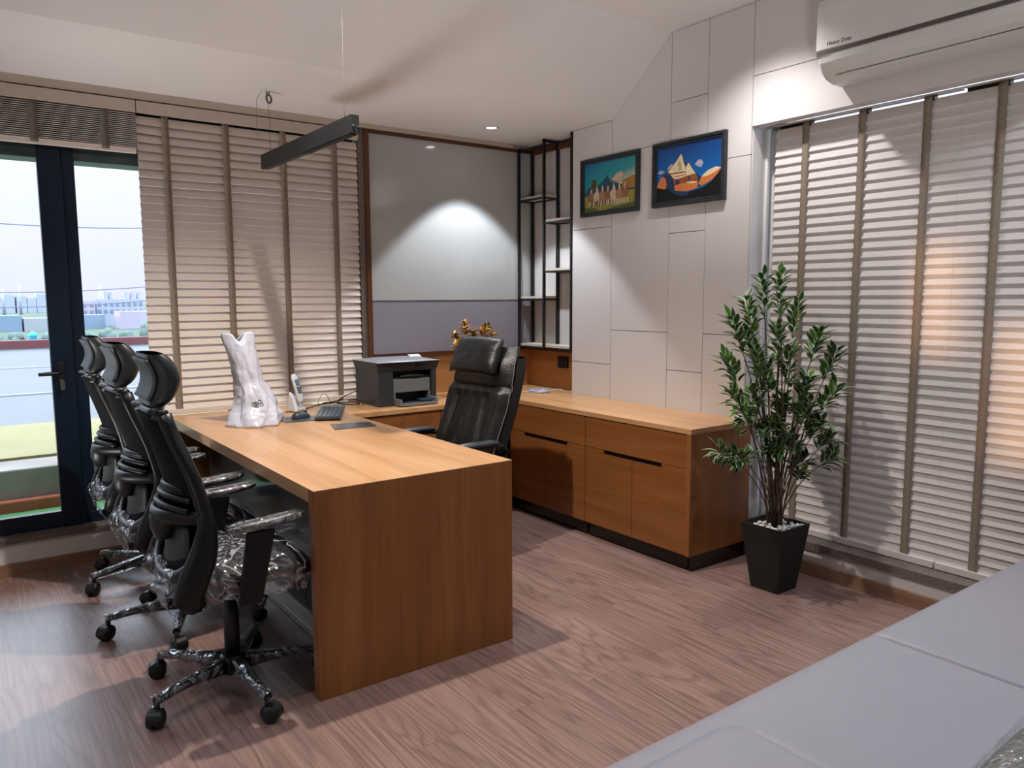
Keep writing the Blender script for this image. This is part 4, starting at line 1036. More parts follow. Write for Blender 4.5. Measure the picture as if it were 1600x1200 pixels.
    MB().lathe([(0.027, 0.10), (0.027, 0.27), (0.0255, 0.272), (0.0255, 0.37)], n=20).build('gas_column', M_black, t)
    b = MB(); b.lathe([(0.040, 0.060), (0.050, 0.075), (0.048, 0.118), (0.036, 0.130)], n=24); b.build('base_hub', M_plast, t)
    star(t, 0.30, False)
    return t
ex = exec_chair(); ex.location = (2.02, 3.47, 0); ex.rotation_euler = (0, 0, R(184))

# ------------------------------------------------------------------ printer
def printer():
    t = thing('laser_printer', 'dark grey multifunction laser printer on the counter beside the desk', 'printer')
    # local: faces -Y, width along X 0..0.40, depth y 0..0.33
    b = MB()
    b.box(0.0, 0.10, 0.0, 0.33, 0, 0.235); b.box(0.365, 0.40, 0.0, 0.33, 0, 0.235); b.box(0.10, 0.365, 0.10, 0.33, 0, 0.235); b.box(0.10, 0.365, 0.0, 0.1, 0.0, 0.012)
    b.build('printer_body', M_prt, t, bevel=0.004)
    b = MB(); b.prism([(-0.004, 0.02, 0.19), (0.404, 0.02, 0.19), (0.404, 0.335, 0.19), (-0.004, 0.335, 0.19)], (0, 0, 0.002))
    b.bm.free(); b = MB()
    b.hexa([(-0.002, -0.002, 0.212), (0.402, -0.002, 0.212), (0.402, 0.332, 0.212), (-0.002, 0.332, 0.212), (-0.018, -0.025, 0.268), (0.412, -0.025, 0.268), (0.412, 0.338, 0.268), (-0.018, 0.338, 0.268)])
    b.build('scanner_body', M_prt, t, bevel=0.006)
    b = MB()
    def lid(u, v):
        s = 2*u-1; return (lerp(-0.018, 0.412, u), lerp(-0.028+0.012*s*s-0.012, 0.338, v), 0.2685+0.014*(1-s**4)*(1-(2*v-1)**4)+0.001)
    b.grid(lid, 16, 12); b.build('scanner_lid', M_prtl, t, smooth=True, solid=0.004)
    b = MB(); b.box(0.105, 0.360, 0.012, 0.10, 0.078, 0.160); b.build('front_cover', M_prtg, t, bevel=0.004)
    b = MB(); b.box(0.105, 0.360, 0.03, 0.10, 0.161, 0.172); b.tube([(0.16, 0.03, 0.176), (0.21, 0.012, 0.180), (0.26, 0.008, 0.181), (0.31, 0.02, 0.178)], 0.012, 8, flat=0.5, up=(0, 0, 1)); b.build('output_tray', M_prt, t)
    b = MB(); b.box(0.105, 0.118, 0.012, 0.1, 0.012, 0.078); b.build('feed_cheek', M_prtg, t); b = MB(); b.box(0.350, 0.362, 0.012, 0.1, 0.012, 0.078); b.build('feed_cheek', M_prtg, t)
    b = MB(); b.box(0.108, 0.365, -0.075, 0.011, 0.004, 0.010); b.box(0.108, 0.122, -0.075, 0.011, 0.010, 0.045); b.box(0.351, 0.365, -0.075, 0.011, 0.010, 0.045); b.box(0.122, 0.351, -0.078, -0.072, 0.004, 0.022)
    pt_ = b.build('paper_tray', M_prtg, t, bevel=0.002)
    b = MB(); b.box(0.20, 0.26, -0.071, 0.02, 0.0105, 0.018); b.box(0.262, 0.345, -0.06, 0.012, 0.030, 0.034); b.build('paper_guide', mat('tray_blue_grey', '#2f4656', 0.4), pt_)
    b = MB(); b.box(0.24, 0.30, -0.034, -0.0255, 0.238, 0.252); b.build('control_panel', M_plast, t)
    return t
pr = printer(); pr.location = (2.07, 4.165, 0.7412); pr.rotation_euler = (0, 0, R(-1.0))
o = MB().box(0, 0.075, 0, 0.05, 0, 0.004)
o.box(0.008, 0.067, 0.008, 0.042, 0.004, 0.0045)
o = o.build('card', mat('white_card', '#d5dde2', 0.5)); o.location = (2.335, 4.245, 0.7412+0.286); o.rotation_euler = (R(14), 0, R(-8))
tag(o, 'small white card lying on the lid of the printer', 'card')

# ------------------------------------------------------------------ sockets
def socket(name, label, loc, sx, sz, axis, n):
    t = thing(name, label, 'socket', loc)
    x, y, z = loc; b = MB()
    if axis == 'X': b.box(x-sx/2, x+sx/2, y-0.010, y, z-sz/2, z+sz/2)
    else: b.box(x-0.010, x, y-sx/2, y+sx/2, z-sz/2, z+sz/2)
    b.build('face_plate', M_plast, t, bevel=0.003)
    for k in range(n):
        b = MB(); c = -sx/2+sx*(k+0.5)/n; w = sx/n*0.36
        if axis == 'X': b.box(x+c-w, x+c+w, y-0.0135, y-0.0101, z-sz*0.32, z+sz*0.32)
        else: b.box(x-0.0135, x-0.0101, y+c-w, y+c+w, z-sz*0.32, z+sz*0.32)
        b.build('rocker_switch', M_plast_g, t, bevel=0.001)
socket('switch_plate', 'black switch plate on the oak backsplash between printer and leather chair', (2.60, 4.5848, 0.945), 0.21, 0.085, 'X', 6)
socket('switch_plate', 'black switch plate on the oak backsplash under the corner shelf', (3.5447, 4.19, 0.935), 0.115, 0.082, 'Y', 3)

# ------------------------------------------------------------------ desk items
# keyboard
def keyboard():
    t = thing('keyboard', 'slate grey wireless keyboard at the far end of the desk', 'keyboard')
    MB().box(-0.22, 0.22, -0.068, 0.068, 0.002, 0.016).build('keyboard_case', M_kb, t, bevel=0.004)
    b = MB()
    for r_ in range(5):
        n = 14 if r_ else 6
        for k in range(19):
            if k in (14,): continue
            if r_ == 0 and 4 <= k <= 8:
                if k == 4: b.box(-0.205+k*0.0218, -0.205+9*0.0218-0.003, -0.058, -0.041, 0.016, 0.0205)
                continue
            x = -0.205+k*0.0218; b.box(x, x+0.0188, -0.058+r_*0.0235, -0.058+r_*0.0235+0.0195, 0.016, 0.0205)
    b.build('keycaps', M_key, t, bevel=0.0015, seg=1); return t
kb = keyboard(); kb.location = (1.70, 4.02, DZ+0.0045); kb.rotation_euler = (0, 0, R(63))
def mouse():
    b = MB(); b.grid(lambda u, v: (0.058*(2*v-1), 0.032*math.cos(PI*u)*math.sqrt(max(0, 1-abs(2*v-1)**2.6)), 0.036*math.sin(PI*u)**0.8*math.sqrt(max(0, 1-abs(2*v-1)**2.4))*(1-0.25*(2*v-1))), 16, 16)
    return b
ms = thing('computer_mouse', 'dark slate computer mouse on a grey flap left of the keyboard', 'mouse')
mouse().build('mouse_shell', M_kb, ms, smooth=True)
MB().lathe([(0.008, -0.003), (0.008, 0.003)], (0.034, 0, 0.030), 12, 'Y').build('scroll_wheel', M_plast, ms)
ms.location = (1.515, 3.985, DZ+0.0055); ms.rotation_euler = (0, 0, R(20))
# cordless phone
ph = thing('phone_cradle', 'pale grey cordless phone cradle on the desk by the blind', 'phone cradle')
b = MB(); b.hexa([(-0.045, -0.035, 0), (0.045, -0.035, 0), (0.045, 0.045, 0), (-0.045, 0.045, 0), (-0.032, -0.005, 0.085), (0.032, -0.005, 0.045), (0.032, 0.03, 0.085), (-0.032, 0.03, 0.125)])
b.build('cradle_body', M_phone, ph, bevel=0.010, seg=3)
b = MB(); b.box(-0.028, 0.030, -0.0385, -0.030, 0.012, 0.022); b.build('cradle_button', M_white, ph)
ph.location = (1.600, 4.265, DZ+0.0008); ph.rotation_euler = (0, 0, R(28))
hs = thing('cordless_handset', 'slim pale cordless handset standing upright in the phone cradle', 'phone')
b = MB(); b.tube([(0, 0, 0.0), (0, 0.003, 0.02), (0, 0.012, 0.10), (0, 0.022, 0.155), (0, 0.025, 0.17)], [0.018, 0.024, 0.024, 0.023, 0.014], 14, flat=0.55, up=(0, 1, 0))
hb = b.build('handset_body', M_phone, hs, smooth=True)
b = MB(); b.obox((0, 0.0045, 0.120), (1, 0, 0), (0, 0.15, 1), (0, 1, -0.15), 0.0145, 0.019, 0.0035); b.build('handset_screen', mat('handset_screen_blue', '#5c7488', 0.2), hs, bevel=0.002)
b = MB()
for i in range(4):
    for j in range(3): b.obox(((j-1)*0.011, -0.0050+0.0013*i, 0.062+i*0.0105), (1, 0, 0), (0, 0.12, 1), (0, 1, -0.12), 0.0042, 0.0036, 0.0025)
b.build('keypad', M_key, hs)
hs.location = (1.615, 4.235, DZ+0.050); hs.rotation_euler = (R(-6), R(-4), R(28))
# tangle of black cables on the counter
b = MB(); rn = random.Random(11)
def cab(pts, r_=0.0035):
    P_ = [Vector(p) for p in pts]; out = []
    for i in range(len(P_)-1):
        p0, p1, p2, p3 = P_[max(i-1, 0)], P_[i], P_[i+1], P_[min(i+2, len(P_)-1)]
        for k in range(6):
            t_ = k/6; out.append(0.5*((2*p1)+(-p0+p2)*t_+(2*p0-5*p1+4*p2-p3)*t_*t_+(-p0+3*p1-3*p2+p3)*t_**3))
    out.append(P_[-1]); return out
zc = DZ+0.005
b.tube(cab([(1.66, 4.30, zc), (1.72, 4.35, zc), (1.80, 4.42, zc), (1.90, 4.44, zc+0.002), (1.98, 4.47, zc+0.03), (2.05, 4.46, zc+0.055), (2.064, 4.44, zc+0.06)]), 0.0032, 6)
b.tube(cab([(1.78, 4.38, zc+0.002), (1.86, 4.44, zc+0.006), (1.95, 4.40, zc+0.004), (2.02, 4.36, zc+0.002), (2.0, 4.30, zc), (1.93, 4.33, zc), (1.90, 4.40, zc+0.008), (1.97, 4.45, zc+0.02)]), 0.0040, 6)
b.tube(cab([(1.84, 4.47, zc), (1.93, 4.48, zc+0.004), (2.03, 4.43, zc+0.01), (2.058, 4.34, zc), (2.02, 4.28, zc)]), 0.0034, 6)
b.tube(cab([(1.80, 4.45, zc), (1.83, 4.46, zc+0.05), (1.86, 4.46, zc+0.055), (1.88, 4.45, zc+0.01)]), 0.0016, 5)
b.tube(cab([(1.66, 4.37, zc), (1.67, 4.37, zc+0.03), (1.68, 4.38, zc+0.005)]), 0.0016, 5)
b.tube(cab([(1.52, 4.24, zc), (1.54, 4.235, zc+0.001), (1.56, 4.24, zc)]), 0.0025, 5)
o = b.build('power_cable', M_cable, smooth=True); tag(o, 'tangle of black power cables on the counter between phone and printer', 'cable')
# coil of pale network cable
b = MB()
pts = []
for k in range(140):
    a = 2*PI*k/20; rr_ = 0.060+0.006*math.sin(k*0.7)+0.004*math.sin(k*0.13); pts.append((3.30+rr_*math.cos(a)*1.0, 4.16+rr_*1.15*math.sin(a), 0.7412+0.005+0.0016*(k/20)+0.002*math.sin(k*0.31)**2))
b.tube(pts, 0.0032, 6); b.tube(cab([(3.24, 4.14, 0.7465), (3.20, 4.22, 0.7465), (3.17, 4.27, 0.7465)]), 0.0025, 6); b.tube(cab([(3.35, 4.10, 0.752), (3.395, 4.06, 0.765), (3.40, 4.02, 0.757)]), 0.0025, 6)
o = b.build('network_cable', M_lan, smooth=True); tag(o, 'coil of pale blue network cable on the worktop under the corner shelf', 'cable')

# white plastic bag standing on the desk
bag = thing('plastic_bag', 'tall crumpled white plastic bag standing on the desk', 'bag', (1.25, 3.95, DZ))
Cb = [(0.0, 1.258, 3.95, 0.150, 0.115), (0.04, 1.272, 3.955, 0.135, 0.10), (0.10, 1.275, 3.96, 0.115, 0.085), (0.17, 1.262, 3.97, 0.086, 0.065), (0.22, 1.245, 3.98, 0.076, 0.058), (0.32, 1.232, 3.99, 0.078, 0.06), (0.42, 1.212, 4.0, 0.086, 0.05), (0.475, 1.205, 4.0, 0.094, 0.035)]
def bagf(u, v):
    h = 0.475*v
    for i in range(len(Cb)-1):
        if Cb[i][0] <= h+1e-9 <= Cb[i+1][0]+1e-6: break
    t_ = (h-Cb[i][0])/(Cb[i+1][0]-Cb[i][0]); c = [lerp(Cb[i][k], Cb[i+1][k], t_) for k in range(1, 5)]
    a = 2*PI*u
    fold = 0.012*math.sin(5*a+4*v)*(0.5+v*0.2)+0.02*noise.noise(Vector((math.cos(a)*2, math.sin(a)*2, v*7)))+0.020*abs(noise.noise(Vector((math.cos(a)*3.2, math.sin(a)*3.2, v*6+2))))+0.012*abs(noise.noise(Vector((math.cos(a)*8, math.sin(a)*8, v*14))))
    top = 0.0
    if v > 0.85: top = -0.045*smoothstep(0.85, 1, v)*math.exp(-((math.cos(a)+0.15)/0.35)**2)
    kx = 1+fold*9*(1 if v < .6 else .45)
    x = c[0]+c[2]*math.cos(a)*kx*0.86+0.02*math.cos(a)*math.sin(a); y = c[1]+c[3]*math.sin(a)*kx
    z = DZ+0.001+h+top+(0.012*abs(math.sin(3*a+1)) if 0.0 < v < 0.12 else 0)*0.6
    return (x, y, z)
b = MB(); g = b.grid(bagf, 64, 60, True, True)
b.build('bag_skin', M_bag, bag, solid=0.0012, smooth=True)
b = MB(); b.grid(lambda u, v: (lerp(1.262, bagf(u, 0)[0], v), lerp(3.95, bagf(u, 0)[1], v), DZ+0.0012), 64, 3, True, True)
b.build('bag_base', M_bag, bag)
def ring_on_bag(name, u0, v0, r_, m_, w=0.0014, arc=2*PI, st=0):
    b = MB(); pts = []
    for k in range(21):
        a = st+arc*k/20; p = Vector(bagf(u0+r_*math.cos(a)*1.35, v0+r_*math.sin(a)*1.3)); c = Vector((1.26, 3.96, p.z)); n_ = (p-c).normalized(); pts.append(p+n_*0.003)
    b.tube(pts, w, 5); b.build(name, m_, bag)
M_print = mat('bag_print_black', '#3a3836', 0.5); M_print2 = mat('bag_print_gold', '#b08a2a', 0.5)
ring_on_bag('printed_ring', 0.685, 0.235, 0.022, M_print); ring_on_bag('printed_ring', 0.685, 0.235, 0.012, M_print)
ring_on_bag('printed_dot', 0.685, 0.232, 0.004, M_print2, 0.0022)
ring_on_bag('printed_swirl', 0.735, 0.262, 0.014, M_print, arc=1.5*PI, st=0.3); ring_on_bag('printed_swirl', 0.738, 0.236, 0.013, M_print, arc=1.4*PI, st=3.6)

# ------------------------------------------------------------------ foliage helper
def leaf(b, base, d, nrm, L, Wd, mi_c, mi_e=None, curl=0.25):
    d = d.normalized(); side = d.cross(nrm)
    if side.length < 1e-4: side = d.orthogonal()
    side.normalize(); up = side.cross(d).normalized()
    st = [(0, 0), (0.22, 0.62), (0.5, 1.0), (0.78, 0.62), (1.0, 0)]
    rows = []
    for q, w in st:
        c = base+d*(L*q)-up*(curl*L*q*q)
        wi = Wd*w*0.5
        rows.append([c-side*wi+up*wi*0.35, c-side*wi*0.72+up*wi*0.22, c, c+side*wi*0.72+up*wi*0.22, c+side*wi+up*wi*0.35])
    vs = [[b.v(p) for p in (r_ if 0 < i < 4 else [r_[2]])] for i, r_ in enumerate(rows)]
    for i in range(4):
        A, B = vs[i], vs[i+1]
        for j in range(4):
            b.mi = mi_e if (mi_e is not None and j in (0, 3)) else mi_c
            if len(A) == 1: b.f([A[0], B[j+1], B[j]])
            elif len(B) == 1: b.f([A[j], A[j+1], B[0]])
            else: b.f([A[j], A[j+1], B[j+1], B[j]])

# ------------------------------------------------------------------ potted plant
PC = Vector((3.140, 2.138, 0))
pp = thing('potted_plant', 'tall variegated artificial plant in a black tapered square planter by the window', 'plant', (3.14, 2.14, 0))
b = MB(); t0, t1, ht = 0.075, 0.114, 0.322
def sqr(h, z, c=PC): return [(c.x-h, c.y-h, z), (c.x+h, c.y-h, z), (c.x+h, c.y+h, z), (c.x-h, c.y+h, z)]
lv_ = [sqr(t0, 0.0), sqr(t1, ht), sqr(t1-0.008, ht), sqr(t1-0.013, ht-0.02), sqr(t1-0.016, ht-0.034)]
vs = [[b.v(p) for p in q] for q in lv_]
for i in range(4):
    for j in range(4): b.f([vs[i][j], vs[i][(j+1) % 4], vs[i+1][(j+1) % 4], vs[i+1][j]])
b.f(vs[0][::-1]); b.f(vs[-1])
b.build('planter', M_pot, pp, bevel=0.002)
clus = [(3.168, 2.28, 1.499), (3.05, 2.10, 1.498), (2.92, 2.18, 1.386), (2.86, 2.22, 1.298), (3.36, 2.21, 1.376), (3.36, 2.068, 1.239), (3.38, 1.994, 1.142), (2.95, 2.20, 1.24), (3.05, 2.10, 1.255), (2.80, 2.20, 1.125), (3.14, 2.09, 1.157), (3.031, 2.148, 1.07), (3.294, 1.929, 0.981), (2.80, 2.16, 0.98), (3.16, 1.99, 0.90), (2.78, 2.09, 0.91), (3.249, 2.188, 0.914), (3.32, 1.971, 0.733), (2.70, 2.14, 0.722), (3.288, 1.933, 0.652), (3.073, 2.184, 0.791), (3.36, 2.198, 0.68), (2.80, 2.12, 0.69), (3.202, 2.186, 0.793), (3.18, 2.01, 1.025), (2.936, 2.134, 1.163), (3.35, 2.13, 0.60), (3.1, 2.263, 0.949), (3.239, 1.974, 0.817), (3.068, 2.107, 0.696)]
clus = [(x, y, z) for x, y, z in clus]
rn = random.Random(21)
bs = MB(); bl = MB()
for ci, c in enumerate(clus):
    c = Vector(c); root = PC+Vector((rn.uniform(-0.03, 0.03), rn.uniform(-0.03, 0.03), 0.29))
    low_ = c.z < 0.80
    mid = Vector((lerp(root.x, c.x, 0.30), lerp(root.y, c.y, 0.30), lerp(root.z, c.z, 0.62 if not low_ else 0.75)))
    pts = []
    for k in range(13):
        q = k/12; pts.append(root*(1-q)**2+mid*2*q*(1-q)+c*q*q)
    r0_ = 0.0058 if c.z > 1.1 else 0.0035
    bs.tube(pts, [lerp(r0_, 0.0012, k/12) for k in range(13)], 6)
    tip_dir = (pts[-1]-pts[-3]).normalized()
    nl = 27
    for k in range(nl):
        q = 0.80+0.20*(k/(nl-1))**0.8; i = min(11, int(q*12)); p = pts[i].lerp(pts[i+1], q*12-i)
        a = k*2.4+rn.uniform(-0.4, 0.4); e1 = tip_dir.orthogonal().normalized(); e2 = tip_dir.cross(e1)
        rad = e1*math.cos(a)+e2*math.sin(a)
        off = rad*rn.uniform(0.0, 0.022)
        dd = (tip_dir*rn.uniform(0.35, 1.1)+rad*rn.uniform(0.6, 1.1)+Vector((0, 0, 0.25))).normalized()
        bri = rn.random() < (0.33 if c.z > 0.9 else 0.2)
        base = p+off
        if base.x+dd.x*0.06 > 3.47: dd.x = -abs(dd.x)
        leaf(bl, base, dd, Vector((0, 0, 1)) if abs(dd.z) < 0.9 else Vector((1, 0, 0)), rn.uniform(0.052, 0.074), rn.uniform(0.028, 0.038), 1 if bri else 0, 2, rn.uniform(0.05, 0.4))
    # a side twig
    for s_ in range(1):
        p = pts[rn.choice((6, 7, 8))]; dv = Vector((rn.uniform(-1, 1), rn.uniform(-1, 1), rn.uniform(0.1, 0.8))).normalized()*rn.uniform(0.05, 0.10)
        if (p+dv).x > 3.40: dv.x = -abs(dv.x)
        bs.tube([p, p+dv*0.5+Vector((0, 0, 0.01)), p+dv], 0.0012, 5)
        for k in range(8):
            a = k*2.4; e1 = dv.orthogonal().normalized(); e2 = dv.normalized().cross(e1); rad = e1*math.cos(a)+e2*math.sin(a)
            dd = (dv.normalized()*0.9+rad*0.9).normalized(); q = 0.5+0.5*k/7
            leaf(bl, p+dv*q, dd, Vector((0, 0, 1)), rn.uniform(0.048, 0.07), rn.uniform(0.026, 0.036), 1 if rn.random() < 0.2 else 0, 2, 0.2)
bs.tube([PC+Vector((0, 0, 0.28)), PC+Vector((0.005, 0, 0.6)), PC+Vector((-0.01, 0.01, 0.95)), PC+Vector((-0.005, 0.0, 1.25)), PC+Vector((0.01, 0.05, 1.45))], [0.010, 0.009, 0.006, 0.004, 0.002], 8)
bs.build('stems', M_stem, pp); bl.build('foliage', [M_leaf, M_leaf2, M_leafe], pp)
# pebbles
me = None; first = None
rn = random.Random(5); placed = []
for k in range(400):
    x, y = PC.x+rn.uniform(-0.084, 0.084), PC.y+rn.uniform(-0.084, 0.084)
    if all((x-a)**2+(y-c_)**2 > 0.0195**2 for a, c_ in placed) and (x-PC.x)**2+(y-PC.y)**2 > 0.025**2: placed.append((x, y))
    if len(placed) >= 46: break
for x, y in placed:
    if first is None:
        b = MB(); b.ball((0, 0, 0), 0.0125, 0.0105, 0.0085, 10, 7); first = b.build('pebble', M_pebble, smooth=True); o = first
        tag(o, 'small white pebble lying in the black planter', 'pebble', 'white pebbles in the planter')
    else: o = first.copy(); COL.objects.link(o)
    o.location = (x, y, 0.2880+0.0082+rn.uniform(0, 0.002)); o.rotation_euler = (0, 0, rn.uniform(0, 3)); q = rn.uniform(0.85, 1.1); o.scale = (q, q, q)
# second layer
for x, y in placed[:22]:
    if (x-PC.x)**2+(y-PC.y)**2 < 0.036**2: continue
    o = first.copy(); COL.objects.link(o); o.location = (x+0.008, y-0.006, 0.2880+0.0225); o.rotation_euler = (0, 0, rn.uniform(0, 3)); o.scale = (0.95,)*3

# amber leaf plant behind the leather chair
fp = thing('amber_plant', 'small artificial plant with amber and golden leaves behind the leather chair', 'plant', (2.86, 4.36, 0.7412))
MB().lathe([(0.045, 0), (0.062, 0.10), (0.066, 0.105), (0.060, 0.105), (0.052, 0.09)], (2.86, 4.36, 0.7412), 24).build('plant_pot', M_white, fp)
bs = MB(); bl = MB(); rn = random.Random(8)
for (x, y, z) in ((2.72, 4.33, 1.09), (2.75, 4.38, 1.15), (2.80, 4.33, 1.20), (2.83, 4.38, 1.235), (2.87, 4.33, 1.18), (2.91, 4.37, 1.15), (2.96, 4.32, 1.19), (3.02, 4.36, 1.20), (3.04, 4.33, 1.15), (2.99, 4.36, 1.10), (2.88, 4.36, 1.08), (2.79, 4.35, 1.07)):
    c = Vector((x, y, z)); r_ = Vector((2.86, 4.36, 0.83)); md = Vector((lerp(r_.x, c.x, .4), lerp(r_.y, c.y, .4), lerp(r_.z, c.z, .7)))
    pts = [r_*(1-q)**2+md*2*q*(1-q)+c*q*q for q in [k/8 for k in range(9)]]; bs.tube(pts, 0.002, 5)
    td = (pts[-1]-pts[-2]).normalized()
    for k in range(36):
        e1 = td.orthogonal().normalized(); e2 = td.cross(e1); a = k*2.4; rad = e1*math.cos(a)+e2*math.sin(a)
        p = pts[6].lerp(pts[8], rn.random()); dd = (td*rn.uniform(0.2, 1)+rad).normalized()
        leaf(bl, p, dd, Vector((0, 0, 1)), rn.uniform(0.036, 0.056), rn.uniform(0.016, 0.022), rn.choice((0, 0, 1, 1, 2)), None, 0.2)
bs.build('stems', M_stem, fp); bl.build('foliage', [M_leafa, M_leafb, M_leafc], fp)

# ------------------------------------------------------------------ sofa (foreground right)
sf = thing('sofa', 'pale grey leatherette sofa in the right foreground', 'sofa', (2.0, 0.6, 0))
SZ = 0.430
def cushion(x0, x1, y0, y1, rim, nm, lines=None):
    b = MB()
    def f(u, v):
        x, y = lerp(x0, x1, u), lerp(y0, y1, v)
        ex_ = min(x-x0, x1-x); ey = min(y-y0, y1-y)
        e = lambda d, r_: math.sqrt(max(0, 1-(1-min(1, d/r_))**2))
        z = SZ-0.030*(1-e(ey, 0.055))-0.014*(1-e(ex_, 0.012))
        if lines:
            d = lines(x, y); z -= 0.0060*math.exp(-(d/0.0045)**2)
        return (x, y, z)
    b.grid(f, 260, 220)
    g = f
    b.grid(lambda u, v: (lerp(x0, x1, u), y1+0.004*math.sin(PI*v), lerp(f(u, 1)[2], SZ-0.15, v)), 30, 6)
    b.grid(lambda u, v: (x0, lerp(y0, y1, u), lerp(f(0, u)[2], SZ-0.15, v)), 20, 4); b.grid(lambda u, v: (x1, lerp(y0, y1, u), lerp(f(1, u)[2], SZ-0.15, v)), 20, 4)
    b.poly([(x0, y0, SZ-0.15), (x1, y0, SZ-0.15), (x1, y1, SZ-0.15), (x0, y1, SZ-0.15)])
    return b.build(nm, M_sofa, sf, smooth=True)
def inset(x, y):      # signed distance inside a rounded rectangle whose corner sits at (1.40,1.03)
    cx, cy, r_ = 1.33, 0.965, 0.07
    dx, dy = x-cx, y-cy
    if dx > 0 and dy > 0: return r_-math.hypot(dx, dy)
    return min(r_-dx, r_-dy)
YF = 1.112
cushion(0.62, 2.096, 0.15, YF, 0.03, 'seat_cushion', inset)
cushion(2.104, 3.28, 0.15, YF, 0.03, 'seat_cushion')
MB().box(2.0965, 2.1035, 0.16, YF-0.02, SZ-0.15, SZ-0.022).build('seam_piping', M_sofa_d, sf)
MB().box(0.64, 3.27, 0.10, YF-0.012, 0.06, SZ-0.151).build('sofa_base', M_sofa, sf, bevel=0.01)
for x in (0.75, 3.15):
    for y in (0.2, 1.0): MB().box(x-0.03, x+0.03, y-0.03, y+0.03, 0, 0.06).build('foot', M_black, sf)
b = MB()
def roll(u, v):
    a = 2*PI*u; e = math.sqrt(max(0, 1-abs(2*v-1)**8)); x = lerp(1.22, 2.75, v)
    return (x, 0.448+0.095*math.cos(a)*e, SZ+0.110+0.095*math.sin(a)*e)
b = MB(); b.grid(roll, 30, 50, True, True)
bo = b.build('bolster_cushion', mat('grey_green_cushion', '#6d6f6a', 0.5, var=0.05), smooth=True); tag(bo, 'grey bolster cushion in plastic wrap at the bottom right corner of the sofa', 'cushion')
def rollw(u, v):
    p = Vector(roll(u, v)); c = Vector((p.x, 0.448, SZ+0.110)); n_ = (p-c); n_ = n_.normalized() if n_.length > 1e-5 else Vector((-1, 0, 0))
    return p+n_*(0.006+0.010*abs(noise.noise(Vector((p.x*14, p.y*30, p.z*30)))))+Vector((-0.006 if v < 0.5 else 0.006, 0, 0))
b = MB(); b.grid(rollw, 60, 120, True, True); w = b.build('plastic_wrap', M_film2, bo, smooth=True)

# ------------------------------------------------------------------ outside: balcony and the town
M_turf = mat('green_turf', '#4a8048', 0.95, var=0.35, scale=70, bump=0.6, bscale=200)
M_conc = mat('weathered_concrete', '#85807a', 0.9, var=0.22, scale=3)
M_curb = mat('terracotta_curb', '#9a5636', 0.85, var=0.2, scale=8)
M_yel = mat('yellow_slab', '#7d774e', 0.8, var=0.1, scale=2)
M_roof = mat('blue_grey_metal_roof', '#454d52', 0.5, var=0.12, scale=0.8)
M_mar = mat('maroon_parapet', '#5e3236', 0.7, var=0.15, scale=3)
M_field = mat('hazy_green_field', '#465a4c', 0.95, var=0.2, scale=0.01)  # field and town colours muted to stand in for haze
M_bpale = mat('haze_paled_building', '#9aa2b4', 0.8, var=0.05, scale=0.1)
M_bpink = mat('haze_paled_pink_building', '#a49db0', 0.8, var=0.05, scale=0.1)
M_bblue = mat('haze_paled_blue_shed', '#6f8498', 0.7, var=0.05, scale=0.1)
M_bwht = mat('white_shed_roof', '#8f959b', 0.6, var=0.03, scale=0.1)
M_wind = mat('building_window', '#6f7a92', 0.5)
M_stain = mat('stained_lintel', '#8397a0', 0.85, var=0.35, scale=6)
o = MB().box(-6, 4, 4.745, 5.56, -0.05, 0.085).build('balcony_floor', M_conc); struct(o)
o = MB().box(-6, 4, 4.75, 5.499, 0.085, 0.10).build('artificial_turf', M_turf); tag(o, 'green artificial turf on the balcony floor', 'turf', kind='stuff')
o = MB().box(-6, 4, 5.50, 5.56, 0.085, 0.172).build('curb', M_curb, bevel=0.01); tag(o, 'terracotta curb strip along the foot of the balcony wall', 'curb')
o = MB().box(-6, 4, 5.561, 5.90, -0.05, 0.355).build('parapet_wall', M_conc, bevel=0.01); tag(o, 'weathered grey concrete parapet of the balcony', 'parapet')
o = MB().box(-8, 6, 5.90, 7.45, 0.30, 0.372).build('yellow_slab', M_yel); tag(o, 'pale yellow terrace slab beyond the balcony parapet', 'terrace')
o = MB().box(-6, 4, 4.78, 4.95, 2.135, 2.45).build('balcony_canopy', M_stain); struct(o); o.name = 'trim_10'
rf = thing('metal_roof', 'large blue grey sheet metal roof beyond the balcony', 'roof', (0, 10, 0))
b = MB(); b.hexa([(-14, 7.5, 0.20), (10, 7.5, 0.20), (10, 14, 0.50), (-14, 14, 0.50), (-14, 7.5, 0.35), (10, 7.5, 0.35), (10, 14, 0.64), (-14, 14, 0.64)]); b.build('roof_sheet', M_roof, rf)
b = MB()
for y, z in ((9.2, 0.435), (11.5, 0.535)): b.box(-14, 10, y, y+0.06, z-0.02, z+0.004)
b.build('roof_seam', M_bwht, rf)
o = MB().box(-14, 10, 14.0, 14.3, 0.2, 0.765).build('maroon_parapet', M_mar); tag(o, 'maroon parapet at the far edge of the metal roof', 'parapet')
wt = thing('water_tank', 'turquoise water tank beyond the maroon parapet', 'water tank', (1.86, 24, -12))
M_tank = mat('turquoise_tank', '#3fb6c9', 0.5)
b = MB(); b.lathe([(0.09, -12), (0.09, 0.42), (0.13, 0.43), (0.06, 0.52), (0.03, 0.55)], (1.86, 24, 0), 16); b.build('tank_shell', M_tank, wt)
o = MB().box(-400, 700, 60, 2500, -12.2, -12).build('ground', M_field); struct(o); o.name = 'ground_far'
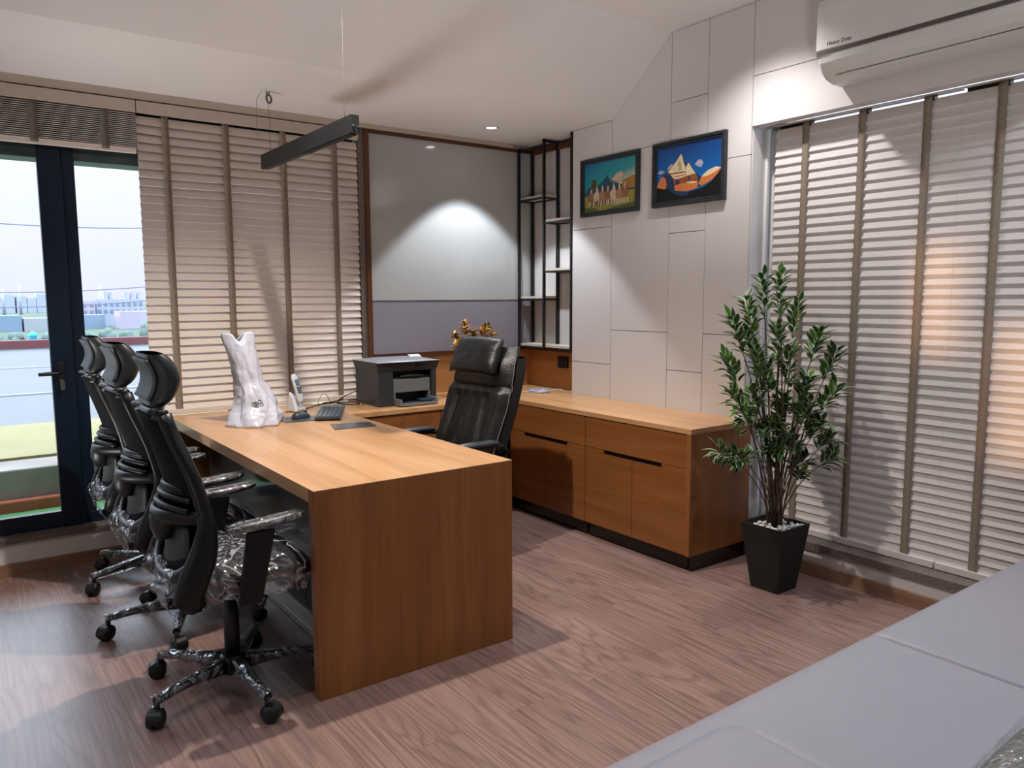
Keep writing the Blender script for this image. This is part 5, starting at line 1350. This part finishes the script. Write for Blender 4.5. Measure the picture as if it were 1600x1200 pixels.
def block(name, label, cat, x0, x1, y0, y1, z1, m_, win=None, z0=-12):
    t = thing(name, label, cat, ((x0+x1)/2, (y0+y1)/2, z0)); MB().box(x0, x1, y0, y1, z0, z1).build('walls', m_, t)
    if win:
        nx, nz, zz0, zz1 = win
        for i in range(nx):
            for j in range(nz):
                xx = lerp(x0, x1, (i+0.5)/nx); zz = lerp(zz0, zz1, (j+0.5)/nz); w_ = (x1-x0)/nx*0.26; h_ = (zz1-zz0)/nz*0.25
                b = MB(); b.box(xx-w_, xx+w_, y0-0.25, y0-0.01, zz-h_, zz+h_); b.build('window', M_wind, t)
    return t
# positions as direction x/y ratios seen from the room
def bx_(ra, rb, y): return ra*y, rb*y
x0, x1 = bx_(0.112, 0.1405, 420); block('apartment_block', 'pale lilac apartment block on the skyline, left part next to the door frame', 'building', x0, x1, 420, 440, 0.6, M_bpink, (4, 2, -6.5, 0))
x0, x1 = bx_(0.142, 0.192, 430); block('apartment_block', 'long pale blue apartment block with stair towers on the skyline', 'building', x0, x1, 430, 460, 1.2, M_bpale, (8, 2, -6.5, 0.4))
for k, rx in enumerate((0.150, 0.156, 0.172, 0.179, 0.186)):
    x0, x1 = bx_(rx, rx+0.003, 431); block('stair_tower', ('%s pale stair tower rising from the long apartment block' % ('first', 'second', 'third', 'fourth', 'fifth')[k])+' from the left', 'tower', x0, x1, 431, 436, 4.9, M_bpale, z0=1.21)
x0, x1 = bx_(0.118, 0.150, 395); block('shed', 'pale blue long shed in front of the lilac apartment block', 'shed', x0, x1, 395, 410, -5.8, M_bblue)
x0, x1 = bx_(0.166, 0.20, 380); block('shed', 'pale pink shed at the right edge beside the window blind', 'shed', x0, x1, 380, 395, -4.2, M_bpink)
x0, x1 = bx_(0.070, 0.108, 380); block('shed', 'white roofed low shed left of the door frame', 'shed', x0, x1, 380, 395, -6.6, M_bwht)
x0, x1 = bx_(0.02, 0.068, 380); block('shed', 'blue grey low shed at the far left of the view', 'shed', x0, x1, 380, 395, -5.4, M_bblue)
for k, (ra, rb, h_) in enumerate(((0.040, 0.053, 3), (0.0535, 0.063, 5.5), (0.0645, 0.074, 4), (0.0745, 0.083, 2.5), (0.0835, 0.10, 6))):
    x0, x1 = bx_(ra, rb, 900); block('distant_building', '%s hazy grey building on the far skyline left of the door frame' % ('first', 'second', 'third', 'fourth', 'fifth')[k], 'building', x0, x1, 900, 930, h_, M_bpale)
for k, (ra, yy, h_) in enumerate(((0.0525, 800, 12), (0.068, 800, 14), (0.1465, 500, 9.3))):
    b = MB(); b.lathe([(1.3, -12), (0.8, h_)], (ra*yy, yy, 0), 10); o = b.build('chimney_stack', M_bpale)
    tag(o, 'tall thin chimney on the skyline, %s' % ('at the far left', 'left of the door frame', 'right of the door frame')[k], 'chimney')
M_tree = mat('hazy_tree_green', '#627570', 0.9, var=0.25, scale=0.5)  # greyed green, haze put into the colour
TL = ('far left under the blue grey shed', 'left below the white roofed shed', 'behind the water tank', 'just left of the door frame', 'just right of the door frame', 'below the pale blue shed', 'centre right below the apartment block', 'far right by the blind')
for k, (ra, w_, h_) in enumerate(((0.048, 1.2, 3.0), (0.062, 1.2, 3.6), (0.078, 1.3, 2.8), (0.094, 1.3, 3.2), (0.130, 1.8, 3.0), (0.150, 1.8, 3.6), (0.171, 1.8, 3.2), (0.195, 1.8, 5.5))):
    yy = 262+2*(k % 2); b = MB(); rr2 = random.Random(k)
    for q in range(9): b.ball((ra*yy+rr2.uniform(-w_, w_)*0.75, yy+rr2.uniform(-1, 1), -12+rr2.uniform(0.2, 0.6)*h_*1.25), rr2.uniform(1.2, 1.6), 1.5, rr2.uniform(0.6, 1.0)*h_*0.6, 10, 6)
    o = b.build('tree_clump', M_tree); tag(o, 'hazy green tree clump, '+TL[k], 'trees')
# overhead wires
b = MB()
for k, (z0, z1) in enumerate(((2.93, 3.02), (1.62, 1.98), (1.36, 1.70))):
    b = MB(); y = 16.5; b.tube([(-2+8*q, y, lerp(z0, z1, q)-0.25*math.sin(PI*q)) for q in [j/16 for j in range(17)]], 0.010, 5)
    o = b.build('overhead_wire', mat('overhead_wire_grey', '#6c7488', 0.6)); tag(o, ('highest', 'middle', 'lowest')[k]+' overhead wire crossing the sky outside the balcony', 'wire')
